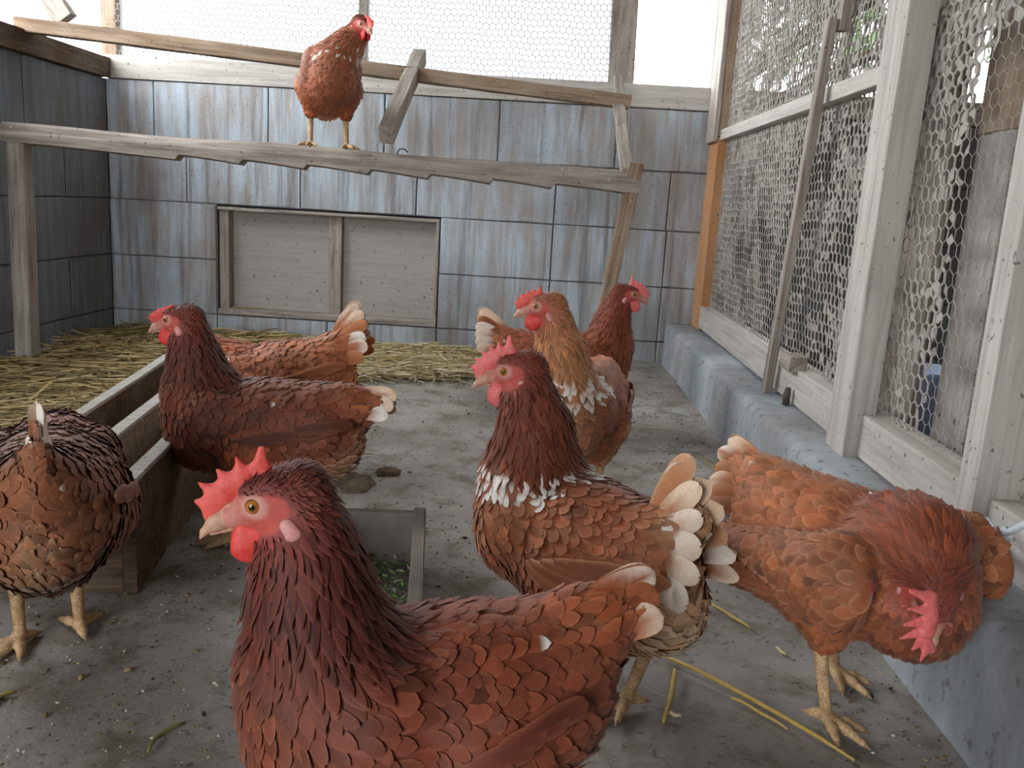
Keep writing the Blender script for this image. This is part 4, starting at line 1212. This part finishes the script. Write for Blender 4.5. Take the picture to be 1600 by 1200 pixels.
# ---- the nine hens
hen('hen', 'large mahogany hen in front with bright serrated comb and amber eye', (-.030, .590), 200, .97,
    head=((.143, 0, .371), -2, -8, 0), neck=((.130, 0, .338, .031), (.124, 0, .298, .040), (.110, 0, .242, .059)),
    torso=[(.095, 0, .198, .064), (.008, 0, .188, .080), (-.050, 0, .206, .058), (-.088, 0, .246, .033)],
    tail=(22, .084, .5), tail_n=3, wing_in=.030, tail_white=(.62, .5), comb=1.04, wattle=1.05, fluff=(.045, .80), quill=.040, fine=.0030, seed=3, comb_n=5,
    pal=dict(base=dict(hackle=(74, 31, 25), head=(68, 30, 25), breast=(106, 53, 37), body=(118, 56, 36), wing=(96, 44, 31), saddle=(138, 70, 42), fluff=(128, 74, 50), thigh=(114, 58, 40)),
             edge=dict(hackle=(116, 54, 36), breast=(146, 86, 60), body=(150, 84, 56), wing=(130, 72, 50), saddle=(166, 98, 64))))
hen('hen', 'hen with white-ringed dark neck and broad brown-and-white tail', (.085, .935), 140, 1.0,
    head=((.128, .004, .366), 44, -6, 0), neck=((.116, .002, .336, .030), (.104, 0, .298, .042), (.098, 0, .243, .062)),
    torso=[(.095, 0, .188, .064), (.010, 0, .172, .080), (-.050, 0, .180, .064), (-.080, 0, .205, .040)],
    tail=(46, .108, 1.15), fluff=(-.012, 1.12), tail_white=(.50, .65), saddle_white=.30, comb=1.15, comb_mat='comb_pink', wattle=1.2, ring=(.236, .272, .75, 0), seed=5,
    legs=((-.054, -.010, 0, 75), (.030, -.050, 0, 0)),
    pal=dict(base=dict(hackle=(98, 46, 32), breast=(132, 70, 46), body=(132, 68, 42), wing=(146, 82, 54), saddle=(164, 104, 70), fluff=(196, 158, 128)),
             edge=dict(breast=(172, 114, 82), body=(170, 108, 76), wing=(182, 124, 88), saddle=(206, 166, 130), hackle=(124, 66, 45))))
hen('hen', 'crouching hen with head lowered and wings held off her body', (.366, .962), 300, 1.0,
    head=((.158, -.046, .212), -40, -60, 0), neck=((.146, -.038, .236, .029), (.126, -.026, .245, .040), (.092, -.008, .232, .054)),
    tail=(14, .092, .55), tail_white=(.72, .45), wing_out=(.078, .040), wing_drop=.02, comb=1.55, comb_tilt=-62, comb_mat='comb_pink', seed=7,
    legs=((-.022, .055, 0, 0), (.048, -.037, 0, 5)),
    pal=dict(base=dict(hackle=(112, 56, 38), head=(86, 42, 34), breast=(106, 58, 41), body=(146, 80, 48), wing=(132, 74, 47), saddle=(156, 90, 54), fluff=(142, 84, 60), thigh=(132, 74, 50)),
             edge=dict(body=(176, 114, 78), wing=(172, 116, 84), saddle=(188, 128, 90))))
hen('hen', 'hen seen tail-on with head down into the plank trough', (-.562, .955), 116, 1.0,
    head=((.195, 0, .165), 0, -70, 0), neck=((.182, 0, .190, .030), (.158, 0, .212, .038), (.108, 0, .205, .056)),
    torso=[(.095, 0, .190, .062), (.008, 0, .184, .080), (-.062, 0, .196, .070), (-.100, 0, .235, .036)],
    tail=(58, .086, .8, .35), tail_n=3, tail_open=.6, quill=.045, tail_white=(.15, .8), seed=9, legs=((.010, .040, 0, 150), (.022, -.024, 0, 0)),
    pal=dict(base=dict(body=(108, 62, 42), wing=(108, 60, 40), saddle=(122, 70, 45), fluff=(124, 84, 58), thigh=(112, 66, 45)),
             edge=dict(saddle=(152, 98, 66), wing=(148, 98, 68), fluff=(146, 110, 82), body=(142, 90, 60))))
hen('hen', 'dark-necked hen standing side-on against the plank trough', (-.414, 1.33), 180, 1.0,
    tail=(8, .088, .35), tail_n=3, tail_white=(.60, .6), comb=.62, wattle=1.0, comb_tilt=30, seed=11, legs=((.050, .040, 0, 8), (-.02, -.045, 0, 0)),
    pal=dict(base=dict(hackle=(74, 34, 26), breast=(108, 57, 40), body=(102, 50, 34), wing=(86, 43, 32), saddle=(130, 70, 44), fluff=(132, 88, 64)),
             edge=dict(hackle=(106, 56, 38), body=(134, 76, 50), wing=(114, 64, 46), saddle=(152, 92, 60))))
hen('hen', 'hen pecking behind the dark-necked one, fanned white-tipped tail raised', (-.51, 1.74), 180, 1.0,
    head=((.205, 0, .205), 0, -60, 0), neck=((.190, 0, .218, .030), (.160, 0, .216, .038), (.112, 0, .195, .054)),
    torso=[(.095, 0, .172, .062), (.005, 0, .174, .078), (-.070, 0, .202, .062), (-.108, 0, .244, .034)],
    tail=(48, .108, .75), tail_white=(.55, .75), seed=13, fine=.004,
    pal=dict(base=dict(body=(148, 80, 50), hackle=(140, 74, 46), wing=(142, 80, 52), saddle=(158, 92, 58)), edge=dict(body=(172, 110, 76), wing=(168, 108, 76))))
hen('hen', 'upright tawny hen with white-flecked neck facing us', (.095, 1.60), 250, 1.02,
    head=((.140, -.030, .384), -68, -4, 0), neck=((.124, -.020, .350, .029), (.116, -.008, .302, .040), (.108, 0, .248, .054)),
    tail=(-12, .08, .5), comb=.85, wattle=1.05, ring=(.232, .285, .65, 0), seed=15, fine=.004,
    pal=dict(base=dict(head=(132, 76, 48), hackle=(150, 90, 55), breast=(150, 94, 64), body=(132, 72, 46), wing=(106, 58, 40), fluff=(180, 138, 106), thigh=(160, 112, 82)),
             edge=dict(head=(160, 100, 64), hackle=(196, 150, 110), breast=(200, 160, 124), fluff=(212, 178, 148))))
hen('hen', 'hen farther back with white tail tip, facing the wire side', (.075, 2.12), 0, 1.0,
    head=((.138, 0, .362), -4, -4, 0), neck=((.120, 0, .330, .031), (.110, 0, .285, .042), (.102, 0, .235, .058)),
    torso=[(.085, 0, .185, .062), (.0, 0, .175, .078), (-.090, 0, .190, .062), (-.150, 0, .222, .034)],
    tail=(34, .110, .5), tail_white=(.40, .9), comb=1.2, comb_mat='comb_pink', wattle=1.2, seed=17, fine=.004,
    pal=dict(base=dict(hackle=(112, 56, 40), body=(116, 58, 40), wing=(108, 54, 38), saddle=(124, 66, 44), breast=(120, 62, 42)), edge=dict()))
hen('hen', 'hen balancing on the weathered perch with head turned aside', (-.620, 2.512, .683), 290, .98,
    head=((.098, .074, .330), 24, -14, 0), neck=((.086, .060, .302, .030), (.080, .036, .272, .042), (.072, .008, .232, .058)),
    torso=[(.060, 0, .206, .066), (.000, 0, .180, .077), (-.062, 0, .172, .058), (-.115, 0, .190, .034)],
    tail=(22, .09, .8), tail_white=(3, 0), comb=.8, comb_tilt=20, comb_mat='comb', seed=19, fine=.004,
    legs=((.016, .050, 0, 12), (.016, -.052, 0, -16)),
    pal=dict(base=dict(hackle=(142, 78, 53), breast=(132, 72, 48), body=(124, 66, 44), wing=(94, 56, 40), thigh=(132, 70, 46)), edge=dict(hackle=(164, 102, 74), breast=(156, 96, 66))),
    ring=(.245, .29, .2, 0))
